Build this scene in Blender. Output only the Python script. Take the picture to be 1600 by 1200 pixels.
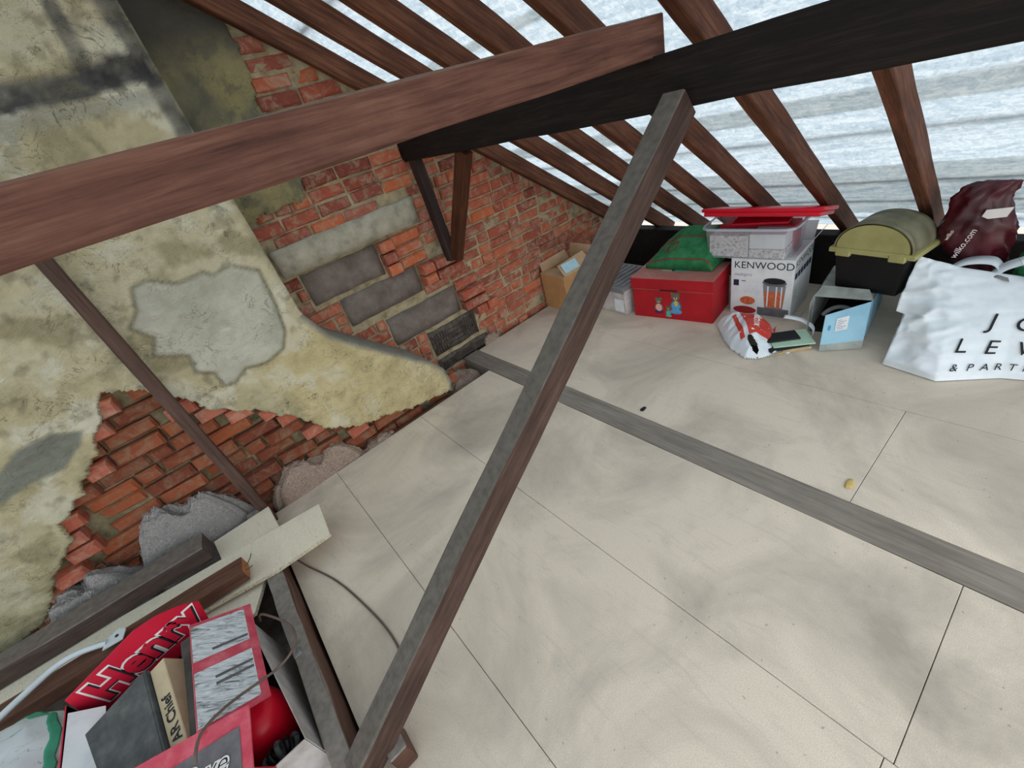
import bpy, bmesh, math, random
import numpy as np
from mathutils import Vector, Matrix, noise

random.seed(7)
SC = bpy.context.scene
COL = SC.collection
for o in list(bpy.data.objects):
    bpy.data.objects.remove(o)

# ------------------------------------------------------------------ camera
cam_d = bpy.data.cameras.new('camera')
cam_d.sensor_fit = 'HORIZONTAL'
cam_d.sensor_width = 36.0
cam_d.lens = 665.2 / 1600.0 * 36.0
cam_d.clip_start = 0.02
cam = bpy.data.objects.new('camera', cam_d)
COL.objects.link(cam)
_right = Vector((0.7372, -0.6257, -0.2548))
_down = Vector((-0.5232, -0.2900, -0.8014))
_fwd = Vector((0.4275, 0.7241, -0.5412))
_m = Matrix((_right, -_down, -_fwd)).transposed().to_4x4()
_m.translation = Vector((0, 0, 1.52))
cam.matrix_world = _m
SC.camera = cam

# ------------------------------------------------------------------ sky and exposure
world = bpy.data.worlds.new('overcast_sky')
SC.world = world
world.use_nodes = True
_bg = world.node_tree.nodes['Background']
_wt = world.node_tree
_tc = _wt.nodes.new('ShaderNodeTexCoord'); _sx = _wt.nodes.new('ShaderNodeSeparateXYZ'); _rp = _wt.nodes.new('ShaderNodeValToRGB')
_wt.links.new(_tc.outputs['Generated'], _sx.inputs[0]); _wt.links.new(_sx.outputs[2], _rp.inputs[0]); _wt.links.new(_rp.outputs[0], _bg.inputs[0])
# overcast sky above the horizon, dull ground below it
_rp.color_ramp.elements[0].position = 0.0; _rp.color_ramp.elements[0].color = (0.38, 0.36, 0.32, 1)
_rp.color_ramp.elements[1].position = 0.03; _rp.color_ramp.elements[1].color = (0.95, 0.975, 1.0, 1)
_bg.inputs[1].default_value = 2.65
SC.view_settings.view_transform = 'Standard'
SC.view_settings.look = 'None'
SC.view_settings.gamma = 1.0
SC.view_settings.use_curve_mapping = False
SC.view_settings.exposure = 0.0

# ------------------------------------------------------------------ materials
def lin(c):
    out = []
    for v in c[:3]:
        v = v / 255.0
        out.append(v / 12.92 if v <= 0.04045 else ((v + 0.055) / 1.055) ** 2.4)
    return (out[0], out[1], out[2], 1.0)

MATS = {}
class NT:
    def __init__(s, name):
        s.m = bpy.data.materials.new(name); s.m.use_nodes = True
        s.t = s.m.node_tree; s.n = s.t.nodes; s.l = s.t.links
        s.b = s.n['Principled BSDF']; s.out = s.n['Material Output']
        s.tc = s.n.new('ShaderNodeTexCoord')
        MATS[name] = s.m
    def map(s, scale=(1, 1, 1), loc=(0, 0, 0), rot=(0, 0, 0), src='Object'):
        mp = s.n.new('ShaderNodeMapping')
        mp.inputs['Scale'].default_value = scale; mp.inputs['Location'].default_value = loc
        mp.inputs['Rotation'].default_value = rot
        s.l.new(s.tc.outputs[src], mp.inputs['Vector']); return mp.outputs[0]
    def noise(s, vec, scale, detail=4, rough=0.55, dist=0.0):
        n = s.n.new('ShaderNodeTexNoise')
        n.inputs['Scale'].default_value = scale; n.inputs['Detail'].default_value = detail
        n.inputs['Roughness'].default_value = rough; n.inputs['Distortion'].default_value = dist
        s.l.new(vec, n.inputs['Vector']); return n.outputs['Fac']
    def ramp(s, fac, stops, interp='LINEAR'):
        r = s.n.new('ShaderNodeValToRGB'); r.color_ramp.interpolation = interp
        e = r.color_ramp.elements
        while len(e) < len(stops): e.new(0.5)
        for i, (p, c) in enumerate(stops):
            e[i].position = p; e[i].color = c if len(c) == 4 and max(c) <= 1.0 else lin(c)
        s.l.new(fac, r.inputs[0]); return r.outputs[0]
    def mix(s, fac, a, b, mode='MIX'):
        x = s.n.new('ShaderNodeMixRGB'); x.blend_type = mode
        for i, v in ((0, fac), (1, a), (2, b)):
            if hasattr(v, 'links') or hasattr(v, 'is_linked'): s.l.new(v, x.inputs[i])
            else: x.inputs[i].default_value = v
        return x.outputs[0]
    def math(s, op, a, b=0.0):
        x = s.n.new('ShaderNodeMath'); x.operation = op
        for i, v in ((0, a), (1, b)):
            if hasattr(v, 'is_linked'): s.l.new(v, x.inputs[i])
            else: x.inputs[i].default_value = v
        return x.outputs[0]
    def rnd(s):
        return s.n.new('ShaderNodeObjectInfo').outputs['Random']
    def attr(s, name):
        a = s.n.new('ShaderNodeAttribute'); a.attribute_name = name; return a.outputs['Color']
    def up(s):
        g = s.n.new('ShaderNodeNewGeometry'); x = s.n.new('ShaderNodeSeparateXYZ')
        s.l.new(g.outputs['Normal'], x.inputs[0]); return x.outputs[2]
    def color(s, c):
        if hasattr(c, 'is_linked'): s.l.new(c, s.b.inputs['Base Color'])
        else: s.b.inputs['Base Color'].default_value = c
    def bump(s, fac, strength=0.3, dist=0.01):
        b = s.n.new('ShaderNodeBump'); b.inputs['Strength'].default_value = strength
        b.inputs['Distance'].default_value = dist
        s.l.new(fac, b.inputs['Height']); s.l.new(b.outputs[0], s.b.inputs['Normal'])
    def done(s, rough=0.8, spec=0.3, metal=0.0):
        s.b.inputs['Roughness'].default_value = rough
        s.b.inputs['Specular IOR Level'].default_value = spec
        s.b.inputs['Metallic'].default_value = metal
        return s.m

def wood(name, dark, mid, light, dust=None, rough=0.75, dust_amt=0.8):
    """sawn timber, grain along local X; dust lies on faces that look up"""
    t = NT(name)
    v = t.map((1.2, 14, 14)); n1 = t.noise(v, 3.0, 6, 0.6, 0.6)
    v2 = t.map((2, 60, 60)); n2 = t.noise(v2, 3.0, 3, 0.6, 0.3)
    f = t.mix(0.35, n1, n2)
    c = t.ramp(f, [(0.28, dark), (0.5, mid), (0.72, light)])
    v3 = t.map((1, 1, 1)); n3 = t.noise(v3, 5.0, 5, 0.7)
    c = t.mix(t.ramp(n3, [(0.45, (0, 0, 0, 1)), (0.75, (0.45, 0.45, 0.45, 1))]), c, lin(dark))
    if dust:
        u = t.up()
        w = t.math('MULTIPLY', t.ramp(u, [(0.25, (0, 0, 0, 1)), (0.6, (1, 1, 1, 1))]), dust_amt)
        dn = t.ramp(t.noise(v3, 40, 3), [(0.3, tuple(int(k * 0.8) for k in dust)), (0.7, dust)])
        c = t.mix(w, c, dn)
    t.color(c); t.bump(f, 0.35, 0.006)
    return t.done(rough, 0.25)

M_RAFTER = wood('rafter_timber', (44, 24, 16), (98, 58, 40), (138, 90, 64))
M_PURLIN = wood('purlin_timber', (12, 10, 9), (27, 20, 18), (50, 38, 32))
M_COLLAR = wood('collar_timber', (60, 36, 29), (104, 68, 56), (132, 94, 78), dust=(120, 110, 98), dust_amt=0.6)
M_STRUT = wood('strut_timber', (40, 28, 24), (76, 57, 50), (104, 84, 74), dust=(116, 110, 102))
M_SOLE = wood('sole_timber', (66, 44, 36), (98, 70, 58), (124, 94, 80), dust=(146, 141, 133))
M_POST = wood('post_timber', (60, 44, 38), (90, 68, 60), (112, 88, 78), dust=(110, 104, 96))
M_PROP = wood('prop_timber', (46, 26, 16), (84, 48, 30), (112, 66, 40))
M_PROPD = wood('prop_dark_timber', (34, 26, 26), (58, 44, 42), (80, 62, 58))
M_STRIP = wood('strip_timber', (106, 98, 90), (136, 127, 117), (158, 149, 138))
M_LOOSE1 = wood('loose_timber_grey', (48, 38, 34), (78, 64, 58), (104, 88, 80), dust=(128, 119, 112))
M_LOOSE2 = wood('loose_timber_brown', (58, 38, 30), (96, 66, 52), (122, 88, 70))
M_BATTEN = wood('batten_timber', (70, 60, 54), (100, 88, 80), (120, 110, 100))
M_PLATE = wood('wall_plate_timber', (16, 13, 13), (30, 24, 22), (44, 36, 32))

def chipboard(name, base, dirt_amt=0.5):
    t = NT(name)
    v = t.map((1, 1, 1))
    fine = t.noise(v, 300, 2, 0.6)
    c = t.ramp(fine, [(0.3, tuple(int(k * 0.92) for k in base)), (0.55, base), (0.75, tuple(min(255, int(k * 1.06)) for k in base))])
    loc = t.n.new('ShaderNodeVectorMath'); loc.operation = 'ADD'
    oi = t.n.new('ShaderNodeObjectInfo'); t.l.new(oi.outputs['Location'], loc.inputs[1]); t.l.new(v, loc.inputs[0])
    big = t.noise(loc.outputs[0], 1.7, 6, 0.62, 0.7)
    c = t.mix(t.ramp(big, [(0.42, (0, 0, 0, 1)), (0.72, (dirt_amt,) * 3 + (1,))]), c, lin(tuple(int(k * 0.72) for k in base)))
    # drag marks along the boards
    v2 = t.map((6, 1.0, 1)); st = t.noise(v2, 5, 5, 0.7, 1.2)
    c = t.mix(t.ramp(st, [(0.55, (0, 0, 0, 1)), (0.8, (0.35, 0.35, 0.35, 1))]), c, lin((150, 146, 142)))
    sp = t.noise(v, 55, 1, 0.5)
    c = t.mix(t.ramp(sp, [(0.74, (0, 0, 0, 1)), (0.78, (0.5, 0.5, 0.5, 1))]), c, lin((120, 108, 92)))
    t.color(c); t.bump(fine, 0.08, 0.002)
    return t.done(0.62, 0.35)
M_FLOOR = chipboard('floor_chipboard', (223, 208, 189), 0.85)
M_OFFCUT = chipboard('offcut_chipboard', (232, 222, 200), 0.3)

def plaster(name='chimney_plaster'):
    t = NT(name)
    v = t.map((1, 1, 1))
    a = t.attr('paint')
    n = t.noise(v, 34, 6, 0.7, 0.5)
    c = t.mix(0.75, a, t.ramp(n, [(0.25, (0.42, 0.42, 0.42, 1)), (0.55, (0.5, 0.5, 0.5, 1)), (0.8, (0.58, 0.58, 0.58, 1))]), 'OVERLAY')
    # fine scratches and hair cracks; their dark colour also paints in crease shade
    w = t.noise(v, 7, 4, 0.6, 1.6)
    cr = t.ramp(w, [(0.488, (0, 0, 0, 1)), (0.5, (0.75, 0.75, 0.75, 1)), (0.512, (0, 0, 0, 1))])
    w4 = t.noise(t.map((1, 1, 2.0), (3, 1, 2)), 11, 5, 0.65, 2.4)
    cr = t.mix(1.0, cr, t.ramp(w4, [(0.49, (0, 0, 0, 1)), (0.5, (0.6, 0.6, 0.6, 1)), (0.51, (0, 0, 0, 1))]), 'LIGHTEN')
    msk = t.ramp(t.noise(v, 4.1, 3), [(0.42, (0, 0, 0, 1)), (0.58, (1, 1, 1, 1))])
    c = t.mix(t.mix(1.0, cr, msk, 'MULTIPLY'), c, lin((92, 84, 62)))
    t.color(c)
    h1 = t.noise(t.map((1, 1, 1.7)), 7, 9, 0.68, 2.2); h2 = t.noise(v, 30, 8, 0.72, 0.6)
    t.bump(t.mix(0.4, h1, h2), 0.9, 0.03)
    return t.done(0.92, 0.15)
M_PLASTER = plaster()

def brick_mat(name, cols, mortar, smear):
    t = NT(name)
    r = t.rnd()
    v0 = t.map((1, 1, 1))
    add = t.n.new('ShaderNodeVectorMath'); add.operation = 'ADD'
    oi = t.n.new('ShaderNodeObjectInfo'); t.l.new(oi.outputs['Location'], add.inputs[0]); t.l.new(v0, add.inputs[1])
    p = add.outputs[0]
    c = t.ramp(r, [(i / (len(cols) - 1), k) for i, k in enumerate(cols)])
    n = t.noise(p, 38, 6, 0.7)
    c = t.mix(0.55, c, t.ramp(n, [(0.25, (0.34, 0.34, 0.34, 1)), (0.5, (0.5, 0.5, 0.5, 1)), (0.75, (0.62, 0.62, 0.62, 1))]), 'OVERLAY')
    s = t.noise(p, 13, 7, 0.75, 0.8)
    c = t.mix(t.ramp(s, [(0.47, (0, 0, 0, 1)), (0.66, (smear,) * 3 + (1,))]), c, lin(mortar))
    t.color(c); t.bump(n, 0.5, 0.008)
    return t.done(0.9, 0.15)
M_BRICK = brick_mat('gable_brick', [(148, 78, 62), (178, 94, 74), (196, 108, 78), (160, 90, 76), (206, 112, 72), (176, 104, 88), (132, 70, 58)], (182, 164, 140), 0.8)
M_VBRICK = brick_mat('chimney_brick', [(128, 68, 48), (152, 84, 58), (116, 64, 50), (166, 92, 60), (140, 80, 62)], (142, 130, 106), 0.6)
M_TOOTH = brick_mat('broken_brick', [(186, 108, 88), (172, 94, 74), (196, 122, 100), (164, 86, 68)], (190, 172, 150), 0.5)

def simple(name, stops, scale=12, detail=5, rough=0.8, bump=0.3, bdist=0.006, stretch=(1, 1, 1), spec=0.3, distort=0.0, metal=0.0):
    t = NT(name)
    v = t.map(stretch); n = t.noise(v, scale, detail, 0.62, distort)
    k = len(stops)
    t.color(t.ramp(n, [(0.3 + 0.4 * i / max(1, k - 1), c) for i, c in enumerate(stops)]))
    if bump: t.bump(n, bump, bdist)
    return t.done(rough, spec, metal)
M_MORTAR = simple('lime_mortar', [(128, 116, 92), (172, 158, 126), (192, 178, 148)], 16, 7, 0.95, 0.8, 0.012)
M_VMORTAR = simple('old_mortar', [(78, 74, 56), (122, 114, 86), (150, 138, 112)], 16, 7, 0.95, 0.8, 0.012)
M_SLAB = simple('concrete_slab', [(100, 90, 82), (120, 109, 101), (140, 129, 120)], 9, 8, 0.9, 0.3)
M_LINTEL = simple('concrete_lintel', [(146, 140, 122), (174, 168, 150), (194, 188, 170)], 14, 8, 0.92, 0.5, 0.008)
M_SCRATCH = simple('scratched_slab', [(70, 62, 56), (92, 83, 76), (112, 102, 94)], 30, 4, 0.9, 0.4)
M_SCORE = simple('scored_line', [(44, 40, 36), (62, 56, 50)], 30, 3, 0.95, 0)
M_VOID = simple('void_dust', [(60, 55, 49), (88, 82, 75), (112, 105, 96)], 9, 8, 0.95, 0.5)
M_GWOOL = simple('grey_wool', [(112, 109, 107), (146, 142, 139), (176, 171, 166)], 48, 9, 1.0, 0.5, 0.008, (1, 1.6, 1.6), 0.05, 3.0)
M_BWOOL = simple('brown_wool', [(116, 98, 88), (160, 138, 124), (198, 180, 162)], 48, 9, 1.0, 0.5, 0.008, (1, 1.6, 1.6), 0.05, 3.0)
M_GFIB = simple('grey_fibre', [(120, 116, 114), (162, 158, 154), (196, 191, 186)], 30, 3, 1.0, 0)
M_BFIB = simple('brown_fibre', [(124, 104, 94), (176, 154, 138), (212, 196, 178)], 30, 3, 1.0, 0)
M_CARD = simple('cardboard', [(172, 128, 84), (184, 140, 94), (192, 150, 104)], 8, 4, 0.85, 0.05)
M_CARDI = simple('cardboard_flap', [(176, 142, 110), (188, 156, 124), (198, 168, 138)], 8, 4, 0.85, 0.05)
M_TAN = simple('tan_card', [(176, 158, 128), (190, 172, 142)], 20, 4, 0.8, 0.05)
M_RED = simple('red_print', [(176, 18, 44), (190, 24, 52), (200, 34, 60)], 6, 4, 0.5, 0.03)
M_REDIN = simple('red_print_pale', [(186, 60, 78), (200, 80, 96), (212, 108, 120)], 18, 6, 0.7, 0.05)
M_WHITEP = simple('white_card', [(206, 208, 212), (222, 224, 226), (230, 232, 233)], 10, 4, 0.7, 0.04)
M_LABEL = simple('paper_label', [(170, 205, 216), (186, 218, 226)], 20, 3, 0.7, 0)
M_WLABEL = simple('white_label', [(214, 218, 220), (230, 232, 234)], 20, 3, 0.7, 0)
M_BLACK = simple('black_plastic', [(12, 12, 13), (18, 18, 20)], 10, 3, 0.45, 0.0)
M_INK = simple('black_ink', [(26, 27, 30), (34, 35, 38)], 10, 3, 0.7, 0.0)
M_NAVY = simple('navy_ink', [(34, 38, 62), (44, 48, 74)], 10, 3, 0.7, 0.0)
M_INKW = simple('white_ink', [(216, 210, 206), (232, 226, 222)], 10, 3, 0.7, 0.0)
M_INKG = simple('grey_ink', [(120, 122, 130), (140, 142, 150)], 10, 3, 0.7, 0.0)
M_OLIVE = simple('olive_plastic', [(150, 146, 92), (166, 160, 106), (178, 172, 120)], 6, 5, 0.45, 0.03)
M_OLIVED = simple('olive_plastic_dusty', [(98, 95, 74), (118, 114, 92), (136, 130, 108)], 9, 7, 0.6, 0.1)
M_REDLID = simple('red_plastic', [(196, 10, 36), (212, 16, 44)], 6, 3, 0.35, 0.0)
M_CHEST = NT('red_chest_paint')
_t = M_CHEST; _v = _t.map()
_u = _t.math('MULTIPLY', _t.ramp(_t.up(), [(0.5, (0, 0, 0, 1)), (0.8, (1, 1, 1, 1))]), 0.92)
_n = _t.noise(_v, 5, 5, 0.6)
_c = _t.ramp(_t.noise(_v, 7, 5), [(0.3, (156, 12, 26)), (0.7, (180, 20, 34))])
_c = _t.mix(_t.mix(1.0, _u, _t.ramp(_n, [(0.3, (0.5, 0.5, 0.5, 1)), (0.6, (1, 1, 1, 1))]), 'MULTIPLY'), _c, lin((182, 138, 126)))
_t.color(_c); M_CHEST = _t.done(0.55, 0.35)
M_GREEN = simple('green_fabric', [(28, 92, 56), (44, 118, 72), (58, 132, 86)], 18, 5, 0.75, 0.1)
M_PIPING = simple('red_piping', [(140, 32, 38), (164, 44, 48)], 10, 3, 0.6, 0)
M_GREYP = simple('grey_plastic', [(104, 102, 104), (124, 122, 124), (140, 138, 138)], 10, 5, 0.5, 0.03)
M_GREYP2 = simple('dusty_grey_plastic', [(160, 152, 146), (188, 182, 178), (206, 202, 200)], 11, 6, 0.55, 0.05)
M_SKYBLUE = simple('blue_card', [(132, 178, 200), (150, 194, 214), (160, 202, 220)], 7, 5, 0.7, 0.04)
M_BLUEGREY = simple('dusty_card', [(122, 128, 122), (156, 162, 156), (178, 182, 174)], 9, 6, 0.85, 0.1)
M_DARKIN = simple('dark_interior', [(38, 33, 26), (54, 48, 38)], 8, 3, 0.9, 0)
M_WHITEBAG = simple('white_polythene', [(206, 214, 220), (220, 227, 232), (230, 236, 240)], 6, 4, 0.42, 0.05, 0.004, (1, 1, 1), 0.45)
M_MAROON = simple('maroon_polythene', [(50, 6, 15), (68, 9, 20), (86, 16, 28)], 7, 4, 0.38, 0.08, 0.004, (1, 1, 1), 0.5)
M_BAGRED = simple('red_bag_print', [(190, 52, 46), (206, 68, 58), (214, 88, 76)], 9, 4, 0.45, 0)
M_STEEL = simple('galvanised_steel', [(140, 142, 144), (172, 174, 176)], 20, 3, 0.4, 0, metal=0.8)
M_WPIPE = simple('white_enamel', [(196, 206, 212), (212, 220, 224)], 10, 3, 0.4, 0)
M_CABLE = simple('brown_cable', [(92, 76, 68), (112, 94, 86)], 20, 3, 0.6, 0)
M_FILE = simple('charcoal_cover', [(56, 58, 60), (76, 78, 78), (100, 100, 96)], 14, 8, 0.75, 0.15)
M_FILE2 = simple('dark_folder', [(66, 66, 62), (84, 84, 80), (100, 98, 92)], 9, 5, 0.7, 0.1)
M_GREENBAND = simple('green_band_print', [(58, 148, 118), (78, 168, 138)], 9, 4, 0.45, 0)
M_ORANGE = simple('end_grain', [(150, 92, 58), (176, 112, 74)], 30, 4, 0.8, 0.1)
M_CHIPEDGE = simple('chip_core', [(150, 138, 112), (206, 196, 170), (226, 218, 196)], 120, 3, 0.9, 0.4)
M_MINT = simple('mint_card', [(168, 200, 176), (182, 212, 188)], 10, 3, 0.8, 0)
M_YELLOW = simple('buff_card', [(196, 168, 104), (212, 186, 124)], 10, 3, 0.8, 0)
M_GREYBEAR = simple('bear_brown', [(84, 84, 70), (110, 108, 92)], 50, 3, 0.7, 0)
M_PINK = simple('pink_paint', [(218, 156, 144), (230, 172, 158)], 50, 3, 0.7, 0)
M_BLUE = simple('blue_paint', [(70, 140, 190), (96, 164, 206)], 50, 3, 0.7, 0)
M_TEAL = simple('teal_paint', [(76, 158, 142), (100, 178, 160)], 50, 3, 0.7, 0)
M_PURPLE = simple('violet_paint', [(58, 34, 84), (74, 46, 100)], 50, 3, 0.7, 0)
M_GOLD = simple('yellow_paint', [(206, 166, 60), (222, 186, 84)], 50, 3, 0.7, 0)
M_ORJUICE = simple('orange_print', [(176, 78, 50), (200, 98, 62), (212, 120, 84)], 60, 3, 0.6, 0)
M_GREYPRINT = simple('grey_print', [(92, 88, 92), (112, 108, 110)], 30, 3, 0.6, 0)

# white bag with green scribble print
_t = NT('scribble_polythene'); _v = _t.map()
_w = _t.noise(_v, 13, 2, 0.4, 2.0)
_k = _t.ramp(_w, [(0.475, (0, 0, 0, 1)), (0.49, (0.85, 0.85, 0.85, 1)), (0.505, (0, 0, 0, 1))])
_mk = _t.ramp(_t.noise(_v, 9, 1), [(0.48, (0, 0, 0, 1)), (0.54, (1, 1, 1, 1))])
_c = _t.mix(_t.mix(1.0, _k, _mk, 'MULTIPLY'), lin((206, 214, 218)), lin((70, 140, 126)))
_t.color(_c); M_SCRIBBLE = _t.done(0.45, 0.4)

# grubby white print panel of the vacuum carton flap
_t = NT('grubby_panel'); _v = _t.map((1, 1, 1)); _v2 = _t.map((1, 5, 1))
_w = _t.noise(_v2, 14, 7, 0.75, 1.5)
_c = _t.ramp(_w, [(0.36, (86, 84, 84)), (0.47, (190, 196, 200)), (0.6, (224, 228, 230))])
_t.color(_c); _t.bump(_w, 0.4, 0.003); M_GRUBBY = _t.done(0.7, 0.3)

# clear polypropylene
_t = NT('clear_plastic')
_t.b.inputs['Base Color'].default_value = lin((206, 212, 222))
_t.b.inputs['Alpha'].default_value = 0.30
M_CLEAR = _t.done(0.25, 0.5)
_t = NT('clear_plastic_rim')
_t.b.inputs['Base Color'].default_value = lin((196, 206, 222))
_t.b.inputs['Alpha'].default_value = 0.72
M_CLEARR = _t.done(0.25, 0.5)

# membrane: back-lit fibrous underlay
def membrane(name, lo, mid, hi):
    t = NT(name); v = t.map((1, 1, 1))
    w = t.noise(v, 34, 8, 0.72, 1.2); w2 = t.noise(t.map((8, 1.2, 1)), 4.0, 5, 0.65, 0.8)
    c = t.ramp(t.mix(0.4, w, w2), [(0.38, lo), (0.49, mid), (0.57, hi)])
    tr = t.n.new('ShaderNodeBsdfTranslucent'); t.l.new(c, tr.inputs[0])
    df = t.n.new('ShaderNodeBsdfDiffuse'); df.inputs[0].default_value = (0.16, 0.16, 0.16, 1)
    ad = t.n.new('ShaderNodeAddShader'); t.l.new(tr.outputs[0], ad.inputs[0]); t.l.new(df.outputs[0], ad.inputs[1])
    t.l.new(ad.outputs[0], t.out.inputs['Surface']); return t.m
M_MEMB = membrane('roof_membrane', (0.17, 0.22, 0.255, 1), (0.255, 0.305, 0.335, 1), (0.345, 0.38, 0.395, 1))
M_LAP = membrane('roof_membrane_lap', (0.50, 0.50, 0.48, 1), (0.56, 0.56, 0.54, 1), (0.62, 0.62, 0.60, 1))

# ------------------------------------------------------------------ object helpers
def link(o, parent=None):
    COL.objects.link(o)
    if parent: o.parent = parent
    return o
def tag(o, label=None, cat=None, group=None, kind=None):
    if label: o['label'] = label
    if cat: o['category'] = cat
    if group: o['group'] = group
    if kind: o['kind'] = kind
    return o
def empty(name, loc=(0, 0, 0), rz=0.0, label=None, cat=None, group=None, kind=None):
    o = bpy.data.objects.new(name, None); o.empty_display_size = 0.05
    o.location = loc; o.rotation_euler = (0, 0, rz); link(o)
    return tag(o, label, cat, group, kind)
def mesh(name, verts, faces, mat, parent=None, smooth=False):
    me = bpy.data.meshes.new(name); me.from_pydata([tuple(v) for v in verts], [], faces)
    me.update()
    if mat: me.materials.append(mat)
    if smooth:
        for p in me.polygons: p.use_smooth = True
    return link(bpy.data.objects.new(name, me), parent)
def frombm(name, bm, mat, parent=None, smooth=False):
    me = bpy.data.meshes.new(name); bm.normal_update(); bm.to_mesh(me); bm.free()
    for m in (mat if isinstance(mat, (list, tuple)) else [mat]): me.materials.append(m)
    if smooth:
        for p in me.polygons: p.use_smooth = True
    return link(bpy.data.objects.new(name, me), parent)
def box_bm(x0, x1, y0, y1, z0, z1, bev=0.0, seg=1):
    bm = bmesh.new(); bmesh.ops.create_cube(bm, size=1.0)
    for v in bm.verts:
        v.co = Vector((x0 + (v.co.x + .5) * (x1 - x0), y0 + (v.co.y + .5) * (y1 - y0), z0 + (v.co.z + .5) * (z1 - z0)))
    if bev: bmesh.ops.bevel(bm, geom=bm.edges[:], offset=bev, segments=seg, profile=0.5, affect='EDGES')
    return bm
def box(name, xs, ys, zs, mat, parent=None, bev=0.002, seg=1):
    return frombm(name, box_bm(*xs, *ys, *zs, bev, seg), mat, parent)
def beam_mesh(name, L, w, h, jit=0.002, seg=14, bev=0.004, seed=0):
    """bar along local X from 0 to L, width w (local Y), height h (local Z), slightly wavy sawn edges"""
    ring = []
    hw, hh = w / 2, h / 2
    for sy, sz in ((-1, -1), (1, -1), (1, 1), (-1, 1)):
        pass
    prof = [(-hw + bev, -hh), (hw - bev, -hh), (hw, -hh + bev), (hw, hh - bev), (hw - bev, hh), (-hw + bev, hh), (-hw, hh - bev), (-hw, -hh + bev)]
    vs, fs = [], []
    for i in range(seg + 1):
        x = L * i / seg
        for k, (y, z) in enumerate(prof):
            c = k // 2
            dy = noise.noise(Vector((x * 3.1, c * 7.3 + seed, 1.0))) * jit * 2
            dz = noise.noise(Vector((x * 3.1, c * 5.1 + seed, 9.0))) * jit * 2
            vs.append((x, y + dy, z + dz))
    n = len(prof)
    for i in range(seg):
        for k in range(n):
            a, b = i * n + k, i * n + (k + 1) % n
            fs.append((a, b, b + n, a + n))
    fs.append(tuple(reversed(range(n)))); fs.append(tuple(range(seg * n, seg * n + n)))
    me = bpy.data.meshes.new(name); me.from_pydata(vs, [], fs); me.update()
    return me
def beam(name, p0, p1, w, h, mat, up=(0, 0, 1), parent=None, jit=0.002, seed=0, bev=0.004, seg=14):
    """centre line p0 to p1; h is measured along up, w across"""
    p0, p1 = Vector(p0), Vector(p1); d = p1 - p0; L = d.length; ex = d / L
    ez = Vector(up); ez = (ez - ez.dot(ex) * ex).normalized(); ey = ez.cross(ex)
    me = beam_mesh(name, L, w, h, jit, seg, bev, seed); me.materials.append(mat)
    o = link(bpy.data.objects.new(name, me), parent)
    m = Matrix((ex, ey, ez)).transposed().to_4x4(); m.translation = p0; o.matrix_world = m
    return o
def tube(name, pts, r, mat, parent=None, res=6):
    cu = bpy.data.curves.new(name, 'CURVE'); cu.dimensions = '3D'; cu.bevel_depth = r; cu.bevel_resolution = 2
    s = cu.splines.new('NURBS'); s.points.add(len(pts) - 1)
    for p, q in zip(s.points, pts): p.co = (*q, 1)
    s.use_endpoint_u = True; s.order_u = 4 if len(pts) > 3 else len(pts); s.resolution_u = res
    cu.use_fill_caps = True
    tmp = bpy.data.objects.new('tmp', cu); COL.objects.link(tmp)
    dg = bpy.context.evaluated_depsgraph_get(); me = bpy.data.meshes.new_from_object(tmp.evaluated_get(dg))
    bpy.data.objects.remove(tmp); me.name = name
    me.materials.clear(); me.materials.append(mat)
    for p in me.polygons: p.use_smooth = True
    return link(bpy.data.objects.new(name, me), parent)
def text_mesh(s, size, offset=0.0, extrude=0.0, shear=0.0, space=1.0, align='LEFT'):
    cu = bpy.data.curves.new('txt', 'FONT'); cu.body = s; cu.size = size; cu.offset = offset; cu.extrude = extrude
    cu.shear = shear; cu.space_character = space; cu.align_x = align; cu.resolution_u = 4; cu.fill_mode = 'FRONT' if extrude == 0 else 'BOTH'
    tmp = bpy.data.objects.new('tmp', cu); COL.objects.link(tmp)
    dg = bpy.context.evaluated_depsgraph_get(); me = bpy.data.meshes.new_from_object(tmp.evaluated_get(dg))
    bpy.data.objects.remove(tmp); bpy.data.curves.remove(cu)
    return me
def lettering(s, size, mat, parent, origin, ex, ey, name='lettering', lift=0.0012, **kw):
    """flat print: baseline start at origin, ex along the text, ey up; all in the parent's local space"""
    me = text_mesh(s, size, **kw); me.name = name; me.materials.clear(); me.materials.append(mat)
    ex = Vector(ex).normalized(); ey = Vector(ey); ey = (ey - ey.dot(ex) * ex).normalized(); ez = ex.cross(ey)
    for v in me.vertices:
        c = v.co.copy(); v.co = Vector(origin) + ex * c.x + ey * c.y + ez * (c.z + lift)
    return link(bpy.data.objects.new(name, me), parent)
def poly_print(name, pts2, mat, parent, origin, ex, ey, lift=0.001):
    ex = Vector(ex).normalized(); ey = Vector(ey); ey = (ey - ey.dot(ex) * ex).normalized(); ez = ex.cross(ey)
    vs = [Vector(origin) + ex * a + ey * b + ez * lift for a, b in pts2]
    return mesh(name, vs, [tuple(range(len(vs)))], mat, parent)
def rectp(a0, a1, b0, b1): return [(a0, b0), (a1, b0), (a1, b1), (a0, b1)]
def ellp(ca, cb, ra, rb, n=20, rot=0.0):
    c, s = math.cos(rot), math.sin(rot); out = []
    for i in range(n):
        t = 2 * math.pi * i / n; a, b = ra * math.cos(t), rb * math.sin(t)
        out.append((ca + a * c - b * s, cb + a * s + b * c))
    return out
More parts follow.
